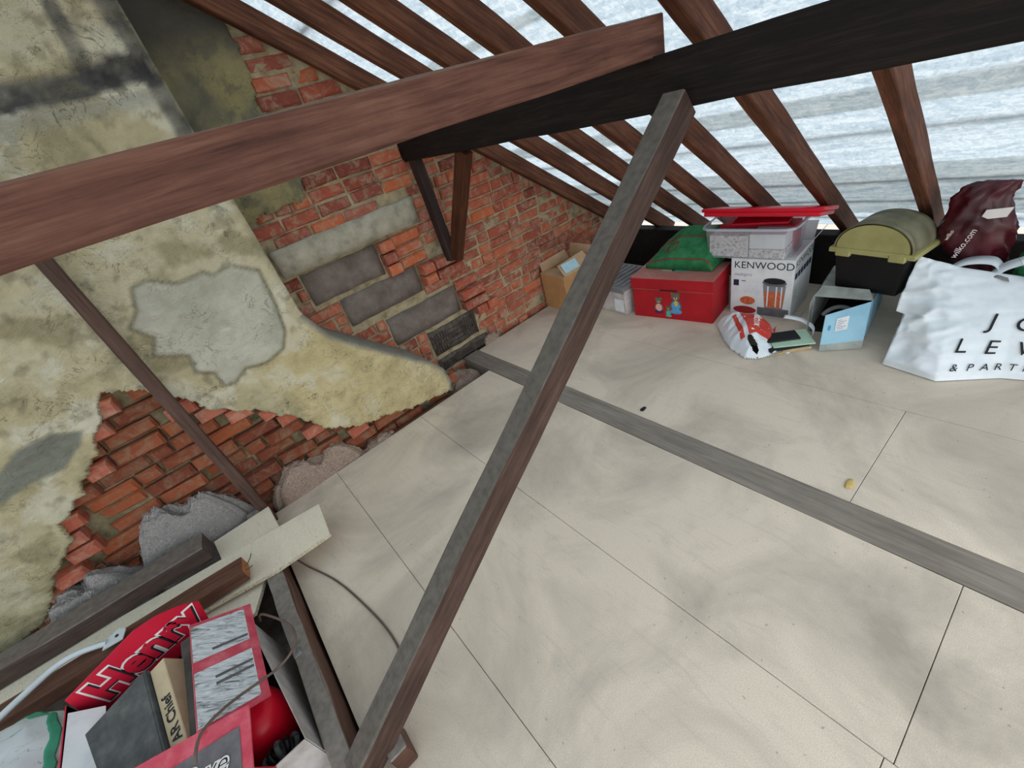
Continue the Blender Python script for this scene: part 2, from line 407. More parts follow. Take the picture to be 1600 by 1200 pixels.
def panel(name, quad, th, mat, parent=None):
    """thin board between four corners (counter-clockwise seen from its face)"""
    q = [Vector(p) for p in quad]; n = (q[1] - q[0]).cross(q[3] - q[0]).normalized() * th
    vs = q + [p - n for p in q]; k = len(q)
    fs = [tuple(range(k)), tuple(reversed(range(k, 2 * k)))] + [(i, i + k, (i + 1) % k + k, (i + 1) % k) for i in range(k)]
    return mesh(name, vs, fs, mat, parent)
def fbm(x, y, z=0.0, o=4): return noise.fractal(Vector((x, y, z)), 1.0, 2.0, o)

def pip(x, z, poly):
    ins = False; j = len(poly) - 1
    for i in range(len(poly)):
        xi, zi = poly[i]; xj, zj = poly[j]
        if (zi > z) != (zj > z) and x < (xj - xi) * (z - zi) / (zj - zi) + xi: ins = not ins
        j = i
    return ins
def pdist(x, z, poly, closed=True):
    best = 9.0; n = len(poly)
    for i in range(n if closed else n - 1):
        ax, az = poly[i]; bx, bz = poly[(i + 1) % n]
        dx, dz = bx - ax, bz - az; t = max(0, min(1, ((x - ax) * dx + (z - az) * dz) / (dx * dx + dz * dz + 1e-9)))
        best = min(best, math.hypot(x - ax - t * dx, z - az - t * dz))
    return best

# ================================================================== STRUCTURE
# roof underside: z = RC - RM*x
RC, RM = 2.638, 0.736
RN = Vector((RM, 0, 1)).normalized()          # roof normal, outwards
RD = Vector((1, 0, -RM)).normalized()         # down the slope
def roof(x, y, d=0.0): return Vector((x, y, RC - RM * x)) + RN * d

# ---- floor: dusty boards of the ceiling below, with chipboard panels laid on joists
floor = box('floor', (-2.6, 3.35), (-1.6, 2.75), (-0.14, -0.12), M_VOID, None, 0)
tag(floor, 'pale chipboard loft floor with a grey timber strip let into it', kind='structure')
def fpanel(x0, x1, y0, y1):
    g = 0.0009
    o = box('floor_panel', (-(x1 - x0) / 2 + g, (x1 - x0) / 2 - g), (-(y1 - y0) / 2 + g, (y1 - y0) / 2 - g), (-0.018, 0), M_FLOOR, floor, 0.0012)
    o.location = ((x0 + x1) / 2, (y0 + y1) / 2, 0)
for r in [(-0.362, 0.038, [2.325, -0.08, -1.5]), (0.038, 0.636, [2.325, -0.08, -1.5]), (0.636, 1.228, [2.325, -0.098, -1.5]),
          (1.366, 1.975, [2.645, 0.232, -1.5]), (1.975, 2.575, [2.645, 1.585, -0.82, -1.5]), (2.575, 3.1, [2.645, 0.9, -1.5])]:
    for a, b in zip(r[2][:-1], r[2][1:]): fpanel(r[0], r[1], b, a)
st = beam('timber_strip', (1.297, 2.66, -0.048), (1.297, -1.5, -0.048), 0.134, 0.1, M_STRIP, parent=floor, bev=0.003)
for x in (0.3, 0.95, 1.7, 2.3, 2.9):
    box('joist', (x - .025, x + .025), (-1.5, 2.3 if x < 1.3 else 2.62), (-0.12, -0.0185), M_SOLE, floor, 0.002)
box('floor_edge_board', (0.10, 0.86), (2.335, 2.37), (-0.1, -0.012), M_LOOSE2, floor, 0.003)

# ---- gable wall
WY = 2.70
wall = tag(empty('wall_back'), 'red brick gable wall with lintel, stepped slabs and old plaster', kind='structure')
# mortar bed
def grid_sheet(name, x0, x1, z0, z1, step, yfun, keep, mat, parent):
    nx, nz = int(round((x1 - x0) / step)), int(round((z1 - z0) / step)); idx = {}; vs = []; fs = []
    def V(i, j):
        if (i, j) not in idx:
            x, z = x0 + (x1 - x0) * i / nx, z0 + (z1 - z0) * j / nz
            idx[(i, j)] = len(vs); vs.append((x, yfun(x, z), z))
        return idx[(i, j)]
    for i in range(nx):
        for j in range(nz):
            if keep(x0 + (x1 - x0) * (i + .5) / nx, z0 + (z1 - z0) * (j + .5) / nz):
                fs.append((V(i, j), V(i + 1, j), V(i + 1, j + 1), V(i, j + 1)))
    return mesh(name, vs, fs, mat, parent, True)
grid_sheet('mortar', 0.0, 3.25, -0.14, 2.45, 0.025, lambda x, z: WY + 0.010 + 0.009 * fbm(x * 14, z * 14, 3), lambda x, z: z < RC - RM * x + 0.16, M_MORTAR, wall)

BR = {}
def brick_variant(L, k, rough):
    key = (L, k, rough)
    if key in BR: return BR[key]
    rs = random.Random(k * 31 + int(L * 1000))
    h, d = 0.0645, 0.09; b = 0.006 * rough
    j = lambda a: rs.uniform(-a, a)
    vs = []
    # front ring inset, shoulder ring, back ring   (front looks to -Y)
    for sx, sz in ((-1, -1), (1, -1), (1, 1), (-1, 1)):
        vs.append((sx * (L / 2 - b * 1.2) + j(.003 * rough), j(.003 * rough), sz * (h / 2 - b) + j(.002 * rough)))
    for sx, sz in ((-1, -1), (1, -1), (1, 1), (-1, 1)):
        vs.append((sx * L / 2 + j(.002 * rough), b * 1.3 + j(.002), sz * h / 2 + j(.0015 * rough)))
    for sx, sz in ((-1, -1), (1, -1), (1, 1), (-1, 1)):
        vs.append((sx * L / 2, d, sz * h / 2))
    fs = [(0, 1, 2, 3)]
    for a in range(4):
        c = (a + 1) % 4
        fs.append((a + 4, c + 4, c, a)); fs.append((a + 8, c + 8, c + 4, a + 4))
    me = bpy.data.meshes.new('brick'); me.from_pydata(vs, [], fs); me.update()
    BR[key] = me; return me
def put_brick(x, y, z, L, mat, parent, rough=1.0, tilt=0.0):
    base = 0.215 if L > 0.15 else 0.1025
    me0 = brick_variant(base, random.randrange(7), rough)
    key = (me0.name, mat.name)
    if key not in BR:
        me = me0.copy(); me.name = 'brick'; me.materials.append(mat); BR[key] = me
    o = bpy.data.objects.new('brick', BR[key]); link(o, parent)
    o.location = (x, y, z); o.scale = (L / base, 1, 1)
    o.rotation_euler = (random.gauss(0, .01), tilt + random.gauss(0, .008), random.gauss(0, .012))
    return o
# rectangles of other masonry on the wall (x0, x1, z0, z1)
LINT = (0.385, 1.285, 1.028, 1.178)
SLABS = [(0.467, 0.945, 0.815, 1.005), (0.606, 1.142, 0.606, 0.785), (0.815, 1.370, 0.340, 0.535), (1.050, 1.455, 0.112, 0.302), (1.050, 1.515, -0.02, 0.075)]
WPL = [(0.30, 1.30), (0.397, 1.345), (0.455, 1.36), (0.52, 1.352), (0.60, 1.362), (0.69, 1.363), (0.705, 1.40), (0.713, 1.438), (0.695, 1.52), (0.70, 1.60), (0.70, 1.68), (0.71, 1.752), (0.685, 1.816), (0.715, 1.90), (0.73, 1.966), (0.72, 2.05), (0.715, 2.30), (0.30, 2.45)]
COR1 = (1.20, 1.56, 0.63, 0.755); COR2 = (1.385, 1.63, 0.285, 0.485)
def blocked(z):
    out = []
    for (a, b, c, d) in [LINT] + SLABS:
        if c - 0.02 < z < d + 0.02: out.append((a - .008, b + .008))
    xs = [x for x in np.arange(0.3, 0.8, 0.01) if pip(x, z, WPL)]
    if xs: out.append((0.2, max(xs) + 0.0))
    return sorted(out)
zc = -0.085; ci = 0
while zc < 2.2:
    xmax = min(3.12, (RC - zc) / RM + 0.02); x = 0.31 + (0.11 if ci % 2 else 0.0) * random.uniform(.6, 1.2)
    free = []; cur = x
    for a, b in blocked(zc):
        if a > cur: free.append((cur, a))
        cur = max(cur, b)
    if cur < xmax: free.append((cur, xmax))
    for a, b in free:
        x = a
        while b - x > 0.045:
            L = random.choice((0.215, 0.215, 0.1025)) * random.uniform(.96, 1.02)
            if b - x - L < 0.045: L = b - x
            L = min(L, b - x, 0.235)
            y = WY - 0.006 + random.gauss(0, 0.0075)
            cx = x + L / 2
            if COR1[0] < cx < COR1[1] and COR1[2] < zc < COR1[3]: y -= 0.10
            if COR2[0] < cx < COR2[1] and COR2[2] < zc < COR2[3]: y -= 0.08
            if 0.93 < cx < 1.08 and 0.80 < zc < 1.0: y -= 0.06
            if random.random() > 0.015: put_brick(cx, y, zc + random.gauss(0, .0018), L - 0.012, M_BRICK, wall, 1.5)
            x += L
    zc += 0.0755; ci += 1
def masonry_block(name, r, y0, mat, seed, rough=0.006, depth=0.1):
    a, b, c, d = r; nx = max(4, int((b - a) / .04)); nz = max(3, int((d - c) / .04))
    vs, fs = [], []
    for i in range(nx + 1):
        for j in range(nz + 1):
            x, z = a + (b - a) * i / nx, c + (d - c) * j / nz
            e = i in (0, nx) or j in (0, nz)
            n1 = fbm(x * 9, z * 9, seed); n2 = fbm(x * 9, z * 9, seed + 5)
            vs.append((x + (n1 * rough if e else 0), y0 + (0.006 if e else 0) + fbm(x * 12, z * 12, seed + 9) * rough * .6, z + (n2 * rough if e else 0)))
    k = len(vs); V = lambda i, j: i * (nz + 1) + j
    for i in range(nx):
        for j in range(nz): fs.append((V(i, j), V(i + 1, j), V(i + 1, j + 1), V(i, j + 1)))
    rim = [V(i, 0) for i in range(nx + 1)] + [V(nx, j) for j in range(1, nz + 1)] + [V(i, nz) for i in range(nx - 1, -1, -1)] + [V(0, j) for j in range(nz - 1, 0, -1)]
    for q in rim: vs.append((vs[q][0], y0 + depth, vs[q][2]))
    for q in range(len(rim)):
        w = (q + 1) % len(rim); fs.append((rim[w], rim[q], k + q, k + w))
    o = mesh(name, vs, fs, mat, wall, True); return o
masonry_block('lintel', LINT, WY - 0.045, M_LINTEL, 1, 0.006, 0.12)['label'] = 'grey concrete lintel'
for i, s in enumerate(SLABS):
    o = masonry_block('slab', s, WY - 0.012, M_SCRATCH if i > 2 else M_SLAB, 11 + i, 0.008)
# crossing score lines scratched into the two lowest slabs
_vs, _fs = [], []
def score(p, q, w=0.0035):
    p, q = Vector((p[0], 0, p[1])), Vector((q[0], 0, q[1])); d = (q - p).normalized(); n = Vector((-d.z, 0, d.x)) * w / 2
    k = len(_vs)
    for r in (p - n, q - n, q + n, p + n): _vs.append((r.x, WY - 0.0195, r.z))
    _fs.append((k, k + 1, k + 2, k + 3))
for (a, b, c, d) in SLABS[3:]:
    for i in range(9):
        xa = a + 0.03 + i * 0.021
        if i < 5:
            score((a + .01 + i * .022, c + .02), (a + .04 + i * .022, d - .02)); score((a + .04 + i * .022, c + .02), (a + .01 + i * .022, d - .02))
            score((b - .01 - i * .022, c + .02), (b - .04 - i * .022, d - .02)); score((b - .04 - i * .022, c + .02), (b - .01 - i * .022, d - .02))
    for j in range(4):
        zz = c + (d - c) * (0.25 + 0.18 * j); score((a + .12, zz), (b - .12, zz), 0.003)
    for i in range(12): score((a + .14 + i * .013, c + (d - c) * .35), (a + .14 + i * .013, c + (d - c) * (.5 + .3 * random.random())), 0.003)
mesh('score_lines', _vs, _fs, M_SCORE, wall)['kind'] = 'stuff'

# ---- chimney breast
CY = 2.35
SHO = [(2.8, 0.325), (0.93, 0.325), (0.90, 0.33), (0.80, 0.372), (0.72, 0.41), (0.60, 0.53), (0.53, 0.60), (0.40, 0.735), (0.27, 0.87), (0.18, 0.935), (0.07, 0.955), (0.01, 0.94), (-0.16, 0.93)]
def xr(z):
    for (za, xa), (zb, xb) in zip(SHO[:-1], SHO[1:]):
        if zb <= z <= za: return xb + (xa - xb) * (z - zb) / (za - zb)
    return 0.325
VOID = [(-0.53, 0.965), (-0.575, 0.905), (-0.60, 0.86), (-0.667, 0.80), (-0.70, 0.74), (-0.80, 0.665), (-0.86, 0.60), (-0.965, 0.545), (-0.985, 0.446), (-1.08, 0.38), (-1.14, 0.33), (-1.24, 0.209), (-1.39, 0.15), (-1.55, 0.02), (-1.7, -0.30),
        (1.0, -0.30), (0.97, -0.02), (0.84, 0.035), (0.62, 0.075), (0.44, 0.13), (0.36, 0.145), (0.28, 0.175), (0.17, 0.235), (0.106, 0.305), (0.026, 0.435), (-0.103, 0.57), (-0.18, 0.62), (-0.255, 0.683), (-0.30, 0.76), (-0.34, 0.815), (-0.40, 0.90), (-0.477, 0.94)]
PATCH = [(-0.20, 1.29), (-0.14, 1.30), (-0.05, 1.245), (0.06, 1.25), (0.084, 1.225), (0.165, 1.235), (0.26, 1.17), (0.245, 1.0), (0.215, 0.86), (0.165, 0.785), (0.06, 0.76), (-0.03, 0.78), (-0.10, 0.74), (-0.154, 0.751), (-0.15, 0.83), (-0.21, 0.87), (-0.19, 0.95), (-0.30, 1.01), (-0.25, 1.08), (-0.30, 1.15), (-0.24, 1.2)]
GREYL = [(-1.3, 0.80), (-0.95, 0.86), (-0.86, 0.91), (-0.75, 0.915), (-0.65, 0.86), (-0.70, 0.80), (-0.80, 0.74), (-0.93, 0.75), (-1.3, 0.66)]
def mixc(a, b, t):
    t = max(0.0, min(1.0, t)); return tuple(a[i] + (b[i] - a[i]) * t for i in range(3))
def sstep(a, b, x):
    t = max(0.0, min(1.0, (x - a) / (b - a))); return t * t * (3 - 2 * t)
def plaster_col(x, z):
    n1 = fbm(x * 2.2, z * 2.2, 1.7, 5); n2 = fbm(x * 6, z * 6, 8.2, 5); n3 = fbm(x * 19, z * 19, 4.4, 4)
    c = mixc((220, 210, 178), (206, 194, 156), n1 * 1.6 + .5)
    c = mixc(c, (228, 222, 198), sstep(0.05, 0.5, n2))
    c = mixc(c, (170, 160, 126), sstep(0.1, 0.55, -n2) * .8)
    c = mixc(c, (120, 112, 88), sstep(.25, .6, n3) * .35)
    # lower part is a cooler, dirtier grey-olive
    c = mixc(c, (158, 152, 118), sstep(0.9, 0.2, z) * .5 if x < 0.0 else 0)
    # old mortar lines of soot-grey over the stone-like coat
    w = n2 * .02
    band = abs(z - (1.945 + 0.03 * (x - .1) + w)); b = sstep(0.055, 0.025, band) * (1 if x < .30 else .5)
    vb = abs(x - (0.115 + 0.10 * (z - 1.98) + w)); b = max(b, sstep(0.035, 0.012, vb) * (0.7 if z > 1.95 else 0))
    rb = abs(x - (0.29 + w)); b = max(b, sstep(0.05, 0.02, rb) * .75 * sstep(1.60, 1.75, z))
    c = mixc(c, (92, 91, 89), b * (.95 + .4 * n3))
    if 1.90 > z > 1.6 and x > -.35: c = mixc(c, (170, 168, 156), sstep(0.06, 0.0, abs(z - 1.875)) * .6)
    dk = sstep(0.30, 0.5, n3) * sstep(0.06, 0.0, band)
    c = mixc(c, (56, 56, 58), dk * .7)
    # shoulder: yellower with lime splashes
    if z < 0.9 and x > -0.05:
        s = sstep(-0.05, 0.15, x) * sstep(0.95, 0.75, z)
        c = mixc(c, (212, 193, 140), s * .6)
        c = mixc(c, (222, 214, 188), s * sstep(.18, .4, n2) * .8 * sstep(0.5, 0.2, x))
        e = xr(z) - x
        c = mixc(c, (136, 134, 128), sstep(0.05, 0.0, e) * .85)
    if pip(x, z, GREYL): c = mixc(c, (142, 143, 130), sstep(0, .02, pdist(x, z, GREYL)))
    if pip(x + n3 * .008, z + n2 * .01, PATCH):
        d = pdist(x, z, PATCH)
        q = mixc((214, 210, 192), (196, 194, 176), n2 + .5)
        c = mixc(q, (138, 132, 110), sstep(.02, 0, d) * .5)
        c = mixc(c, (226, 223, 208), sstep(.1, .4, n1) * .6)
    # dark line round the patch
    dd = pdist(x, z, PATCH)
    if dd < .012: c = mixc(c, (128, 120, 94), (1 - dd / .012) * .55)
    return c
def plaster_y(x, z):
    y = CY + 0.012 * fbm(x * 1.6, z * 1.6, 2.2, 3) + 0.007 * fbm(x * 7, z * 7, 6.1, 3) + 0.004 * fbm(x * 22, z * 22, 3.3, 3)
    q = fbm(x * 3, z * 3, 5.5, 2); y += 0.009 * abs(fbm(x * 5 + q * 2.5, z * 8 - q * 2.5, 9.7, 4))
    if pip(x, z, PATCH): y -= 0.008 * sstep(0, 0.012, pdist(x, z, PATCH))
    y += 0.016 * sstep(0.03, 0.0, xr(z) - x)
    if abs(z - 1.945) < .04: y += 0.008
    return y
chim = tag(empty('wall_chimney'), 'plastered chimney breast with sloping shoulder and broken brick patch', kind='structure')
def build_plaster():
    z0, z1, dz, xl = -0.15, 2.50, 0.0105, -1.85
    nz = int((z1 - z0) / dz); nx = 208; vs = []; grid = {}
    for j in range(nz + 1):
        z = z0 + (z1 - z0) * j / nz; R_ = xr(z)
        for i in range(nx + 1):
            t = i / nx; x = xl + (R_ - xl) * (0.35 * t + 0.65 * (1 - (1 - t) ** 2) if False else t)
            grid[(i, j)] = (x, z)
    bm = bmesh.new(); cache = {}
    cl = bm.loops.layers.color if False else None
    def V(i, j):
        if (i, j) not in cache:
            x, z = grid[(i, j)]; cache[(i, j)] = bm.verts.new((x, plaster_y(x, z), z))
        return cache[(i, j)]
    for j in range(nz):
        for i in range(nx):
            xs = (grid[(i, j)][0] + grid[(i + 1, j + 1)][0]) / 2; zs = (grid[(i, j)][1] + grid[(i + 1, j + 1)][1]) / 2
            if pip(xs + .012 * fbm(xs * 22, zs * 22, 7), zs + .014 * fbm(xs * 20, zs * 20, 2), VOID): continue
            bm.faces.new((V(i, j), V(i + 1, j), V(i + 1, j + 1), V(i, j + 1)))
    bnd = [e for e in bm.edges if e.is_boundary]
    ext = bmesh.ops.extrude_edge_only(bm, edges=bnd)
    for v in [g for g in ext['geom'] if isinstance(g, bmesh.types.BMVert)]:
        x, z = v.co.x, v.co.z
        if xr(z) - x < 0.012: v.co.y = WY + 0.02
        else: v.co.y += 0.03
    me = bpy.data.meshes.new('plaster'); bm.to_mesh(me); bm.free(); me.materials.append(M_PLASTER)
    ca = me.color_attributes.new('paint', 'FLOAT_COLOR', 'POINT')
    for i, v in enumerate(me.vertices): ca.data[i].color = lin(plaster_col(v.co.x, v.co.z)) if v.co.y < CY + .2 else lin((142, 138, 126))
    for p in me.polygons: p.use_smooth = True
    return link(bpy.data.objects.new('plaster', me), chim)
build_plaster()
# old plaster left on the gable beside the chimney
def build_wall_plaster():
    bm = bmesh.new(); st_ = 0.014; idx = {}
    def V(i, j):
        if (i, j) not in idx:
            x, z = 0.30 + i * st_, 1.28 + j * st_
            idx[(i, j)] = bm.verts.new((x, WY - 0.022 + .010 * fbm(x * 3, z * 3, 5) + .005 * fbm(x * 12, z * 12, 9), z))
        return idx[(i, j)]
    for i in range(32):
        for j in range(82):
            x, z = 0.307 + i * st_, 1.287 + j * st_
            if pip(x + .012 * fbm(x * 18, z * 18, 1), z + .012 * fbm(x * 18, z * 18, 4), WPL): bm.faces.new((V(i, j), V(i + 1, j), V(i + 1, j + 1), V(i, j + 1)))
    ext = bmesh.ops.extrude_edge_only(bm, edges=[e for e in bm.edges if e.is_boundary])
    for v in [g for g in ext['geom'] if isinstance(g, bmesh.types.BMVert)]: v.co.y = WY + 0.02
    me = bpy.data.meshes.new('old_plaster'); bm.to_mesh(me); bm.free(); me.materials.append(M_PLASTER)
    ca = me.color_attributes.new('paint', 'FLOAT_COLOR', 'POINT')
    for i, v in enumerate(me.vertices):
        n1 = fbm(v.co.x * 4, v.co.z * 4, 3, 5); n2 = fbm(v.co.x * 11, v.co.z * 11, 6, 4)
        c = mixc((170, 160, 116), (136, 132, 110), n1 * 1.5 + .5); c = mixc(c, (112, 110, 100), sstep(.1, .4, n2) * .6)
        c = mixc(c, (96, 92, 84), sstep(1.95, 2.15, v.co.z))
        ca.data[i].color = lin(c)
    for p in me.polygons: p.use_smooth = True
    link(bpy.data.objects.new('old_plaster', me), wall)
build_wall_plaster()
# exposed bricks in the broken patch
grid_sheet('mortar', -1.8, 1.0, -0.14, 1.02, 0.03, lambda x, z: 2.460 + 0.006 * fbm(x * 14, z * 14, 3), lambda x, z: pip(x, z, VOID) or pdist(x, z, VOID) < .12, M_VMORTAR, chim)
VB = VOID[:15]; VT = VOID[16:] + VOID[:1]
zc = -0.10; ci = 0
while zc < 1.0:
    x = -1.75 + (0.1125 if ci % 2 else 0)
    while x < 0.95:
        L = random.choice((0.215, 0.215, 0.215, 0.1025)) * random.uniform(.97, 1.02)
        cx = x + L / 2
        d = pdist(cx, zc, VOID); ins = pip(cx, zc, VOID)
        if ins or d < 0.10:
            edge = min(pdist(cx, zc, VB, False), pdist(cx, zc, VT, False))
            if ins and edge < 0.075 and zc > 0.1:
                put_brick(cx, CY + 0.022 + random.uniform(0, .01), zc, min(L, .13) - .012, M_TOOTH, chim, 1.6, random.gauss(0, .03))
            elif xr(zc) - cx > 0.02:
                put_brick(cx, 2.433 + random.gauss(0, 0.010) - 0.02 * (random.random() < .2), zc + random.gauss(0, .002), L - .012, M_VBRICK, chim, 1.7).rotation_euler.z += random.gauss(-.02, .05)
        x += L
    zc += 0.0755; ci += 1

# ---- roof covering: overlapping membrane sheets with tiling battens outside them
ceil = tag(empty('ceiling'), 'white back-lit roof membrane over the rafters with thin battens', kind='structure')
def sheet(x0, x1, d, y0=-1.6, y1=2.78, mat=None, name='membrane_sheet'):
    vs, fs = [], []; nx, ny = max(2, int((x1 - x0) / .05)), 80
    for i in range(nx + 1):
        for j in range(ny + 1):
            x, y = x0 + (x1 - x0) * i / nx, y0 + (y1 - y0) * j / ny
            vs.append(roof(x, y, d + 0.003 * fbm(x * 5, y * 2.0, d * 90)))
    for i in range(nx):
        for j in range(ny):
            a = i * (ny + 1) + j; fs.append((a, a + 1, a + ny + 2, a + ny + 1))
    mesh(name, vs, fs, mat or M_MEMB, ceil, True)
def lsheet():
    a = roof(-0.45, 0, .105); vs = [(a.x, -1.6, a.z), (a.x, 2.78, a.z), (a.x - 3.0, 2.78, a.z - 3.0 * RM), (a.x - 3.0, -1.6, a.z - 3.0 * RM)]
    mesh('membrane_sheet', vs, [(0, 1, 2, 3)], M_MEMB, ceil)
sheet(-0.45, 3.32, 0.105)
for a_, b_ in ((1.325, 1.365), (2.03, 2.15), (2.57, 3.13)): sheet(a_, b_, 0.1125, mat=M_LAP, name='membrane_lap')
# other slope, on the far side of the ridge
lsheet()
for x, w in ((0.55, .03), (0.95, .03), (2.305, .026), (2.737, .024), (2.965, .024), (3.2, .03)):
    beam('batten', roof(x, -1.6, 0.1275), roof(x, 2.76, 0.1275), w * .75, 0.022, M_BATTEN, up=RN, parent=ceil, jit=0.0015)

# ================================================================== TIMBERS
RY = [0.468, 0.872, 1.232, 1.562, 1.868, 2.195, 2.605]
RL = ['rafter nearest the camera, running down beside the maroon bag', 'rafter running down to the olive domed lid',
      'rafter whose foot ends behind the red plastic lid, third from the camera', 'fourth rafter from the camera, middle of the row',
      'fifth rafter from the camera, ending above the green bag', 'rafter next but one to the brick gable, sixth from the camera',
      'rafter lying against the brick gable wall']
for i, (y, lab) in enumerate(zip(RY, RL)):
    o = beam('rafter', roof(-0.42, y + .024, 0.05), roof(3.3, y + .024, 0.05), 0.048, 0.1, M_RAFTER, up=RN, jit=0.0025, seed=i * 3.7, seg=24)
    tag(o, lab, 'rafter', 'brown sawn roof rafters')
o = beam('purlin', (1.385, 2.74, 1.437), (1.385, -1.5, 1.437), 0.09, 0.148, M_PURLIN, jit=0.003, seed=4, seg=22)
tag(o, 'heavy blackened purlin running from the brick gable under the rafters', 'beam')
o = beam('collar_beam', (1.40, 0.949, 1.5545), (-2.0, 0.949, 1.5470), 0.052, 0.101, M_COLLAR, jit=0.002, seed=9, seg=20)
tag(o, 'long reddish brown collar beam crossing in front of the chimney breast', 'beam')
_sd = Vector((1, 0, 0.764)).normalized(); _sn = Vector((-0.764, 0, 1)).normalized()
_sc = lambda x: Vector((x, 0.836, 0.863 + 0.764 * (x - 0.65)))
strut = beam('strut', _sc(-0.40), _sc(1.325), 0.072, 0.0905, M_STRUT, up=_sn, jit=0.0025, seed=12, seg=18)
tag(strut, 'slanting dusty timber strut between the floor and the purlin', 'strut')
wd = frombm('wedge', box_bm(-0.30, -0.245, 0.775, 0.872, 0.001, 0.10, 0.004), M_SOLE)
tag(wd, 'small wooden wedge block at the foot of the slanting strut', 'wedge')
sole = beam('sole_plate', (-0.404, 2.28, 0.0), (-0.404, -1.5, 0.0), 0.062, 0.236, M_SOLE, jit=0.004, seed=21, seg=26)
tag(sole, 'dusty timber sole plate along the left edge of the chipboard floor', 'beam')
br = empty('fixing_bracket', (-0.404, 1.31, 0.119), 0, 'small galvanised fixing bracket on the dusty sole plate', 'bracket')
box('plate', (-0.028, 0.0), (-0.02, 0.02), (0, 0.004), M_STEEL, br, 0.001); tube('bolt', [(-0.012, 0, 0.003), (-0.006, 0, 0.009), (0.0, 0, 0.015), (0.004, 0, 0.02)], 0.006, M_STEEL, br)
post = beam('post', (-0.355, 2.285, -0.12), (-0.355, 2.285, 2.55), 0.05, 0.05, M_POST, up=(0, -1, 0), jit=0.002, seed=31, seg=18)
tag(post, 'thin brown upright post in front of the chimney breast', 'post')
o = beam('prop', (1.365, 2.565, 0.745), (1.365, 2.60, 1.364), 0.055, 0.075, M_PROPD, up=(0, -1, 0), jit=0.002, seed=33)
tag(o, 'dark upright prop under the purlin end against the brick gable', 'prop')
o = beam('prop', (1.385, 2.535, 0.755), (1.385, 2.09, 1.366), 0.055, 0.085, M_PROP, up=(0, 0.8, 0.6), jit=0.002, seed=35)
tag(o, 'warm brown slanting prop leaning from the brick ledge to the purlin', 'prop')
o = box('wall_plate', (3.06, 3.16), (-1.6, 2.66), (-0.02, 0.33), M_PLATE, None, 0.004)
tag(o, 'black timber wall plate along the eaves behind the stored boxes', 'beam')

# ================================================================== LOOSE TIMBER, OFFCUTS, INSULATION
o = beam('loose_joist', (-0.60, 2.135, 0.185), (-2.2, 2.275, 0.185), 0.115, 0.085, M_LOOSE1, jit=0.002, seed=41)
tag(o, 'thick dusty loose timber lying nearest the chimney bricks', 'timber')
lj = beam('loose_batten', (-0.478, 1.822, 0.182), (-1.75, 1.965, 0.182), 0.095, 0.062, M_LOOSE2, jit=0.002, seed=43)
tag(lj, 'brown loose timber with orange sawn end and two bent nails', 'timber')
box('sawn_end', (-0.0015, 0.0), (-0.042, 0.042), (-0.027, 0.027), M_ORANGE, lj, 0)['label'] = 'orange sawn end grain'
tube('nail', [(0.0, -0.01, 0.0), (-0.02, -0.012, 0.008), (-0.035, -0.016, 0.02), (-0.045, -0.02, 0.035)], 0.0022, M_CABLE, lj)
tube('nail', [(0.0, 0.012, -0.004), (-0.015, 0.016, 0.0), (-0.026, 0.022, 0.006), (-0.034, 0.028, 0.012)], 0.0022, M_CABLE, lj)

def offcut(poly, z0, th, label, tilt=(0, 0)):
    """chipboard piece; poly is its plan outline (x, y)"""
    cx = sum(p[0] for p in poly) / len(poly); cy = sum(p[1] for p in poly) / len(poly)
    o = empty('chipboard_offcut', (cx, cy, z0), 0, label, 'board', 'chipboard offcuts beside the sole plate')
    f = lambda p, z: (p[0] - cx, p[1] - cy, z + tilt[0] * (p[0] - cx) + tilt[1] * (p[1] - cy))
    k = len(poly); vs = [f(p, th) for p in poly] + [f(p, 0) for p in poly]
    mesh('face', vs, [tuple(range(k)), tuple(reversed(range(k, 2 * k)))], M_OFFCUT, o)
    e = mesh('cut_edge', vs, [(i, i + k, (i + 1) % k + k, (i + 1) % k) for i in range(k)], M_CHIPEDGE, o)
    return o
offcut([(-0.115, 1.965), (-1.45, 2.19), (-1.47, 1.99), (-0.387, 1.735), (-0.14, 1.722)][::1], 0.121, 0.018, 'long chipboard offcut sticking out over the floor, with crumbled end')
offcut([(-0.325, 2.238), (-0.60, 2.24), (-0.58, 2.03), (-0.316, 2.02)], 0.121 + .0, 0.016, 'square chipboard offcut behind the long one, by the post foot') .location.z = 0.1025
offcut([(-0.447, 1.79), (-0.447, 1.90), (-0.95, 1.98), (-0.93, 1.66), (-0.52, 1.645)], 0.08, 0.018, 'chipboard offcut lying lowest, above the red carton')
offcut([(-0.63, 2.36), (-0.69, 2.45), (-0.93, 2.36), (-0.86, 2.24), (-0.62, 2.24)], 0.095, 0.018, 'small chipboard corner poking out behind the thick dusty timber')

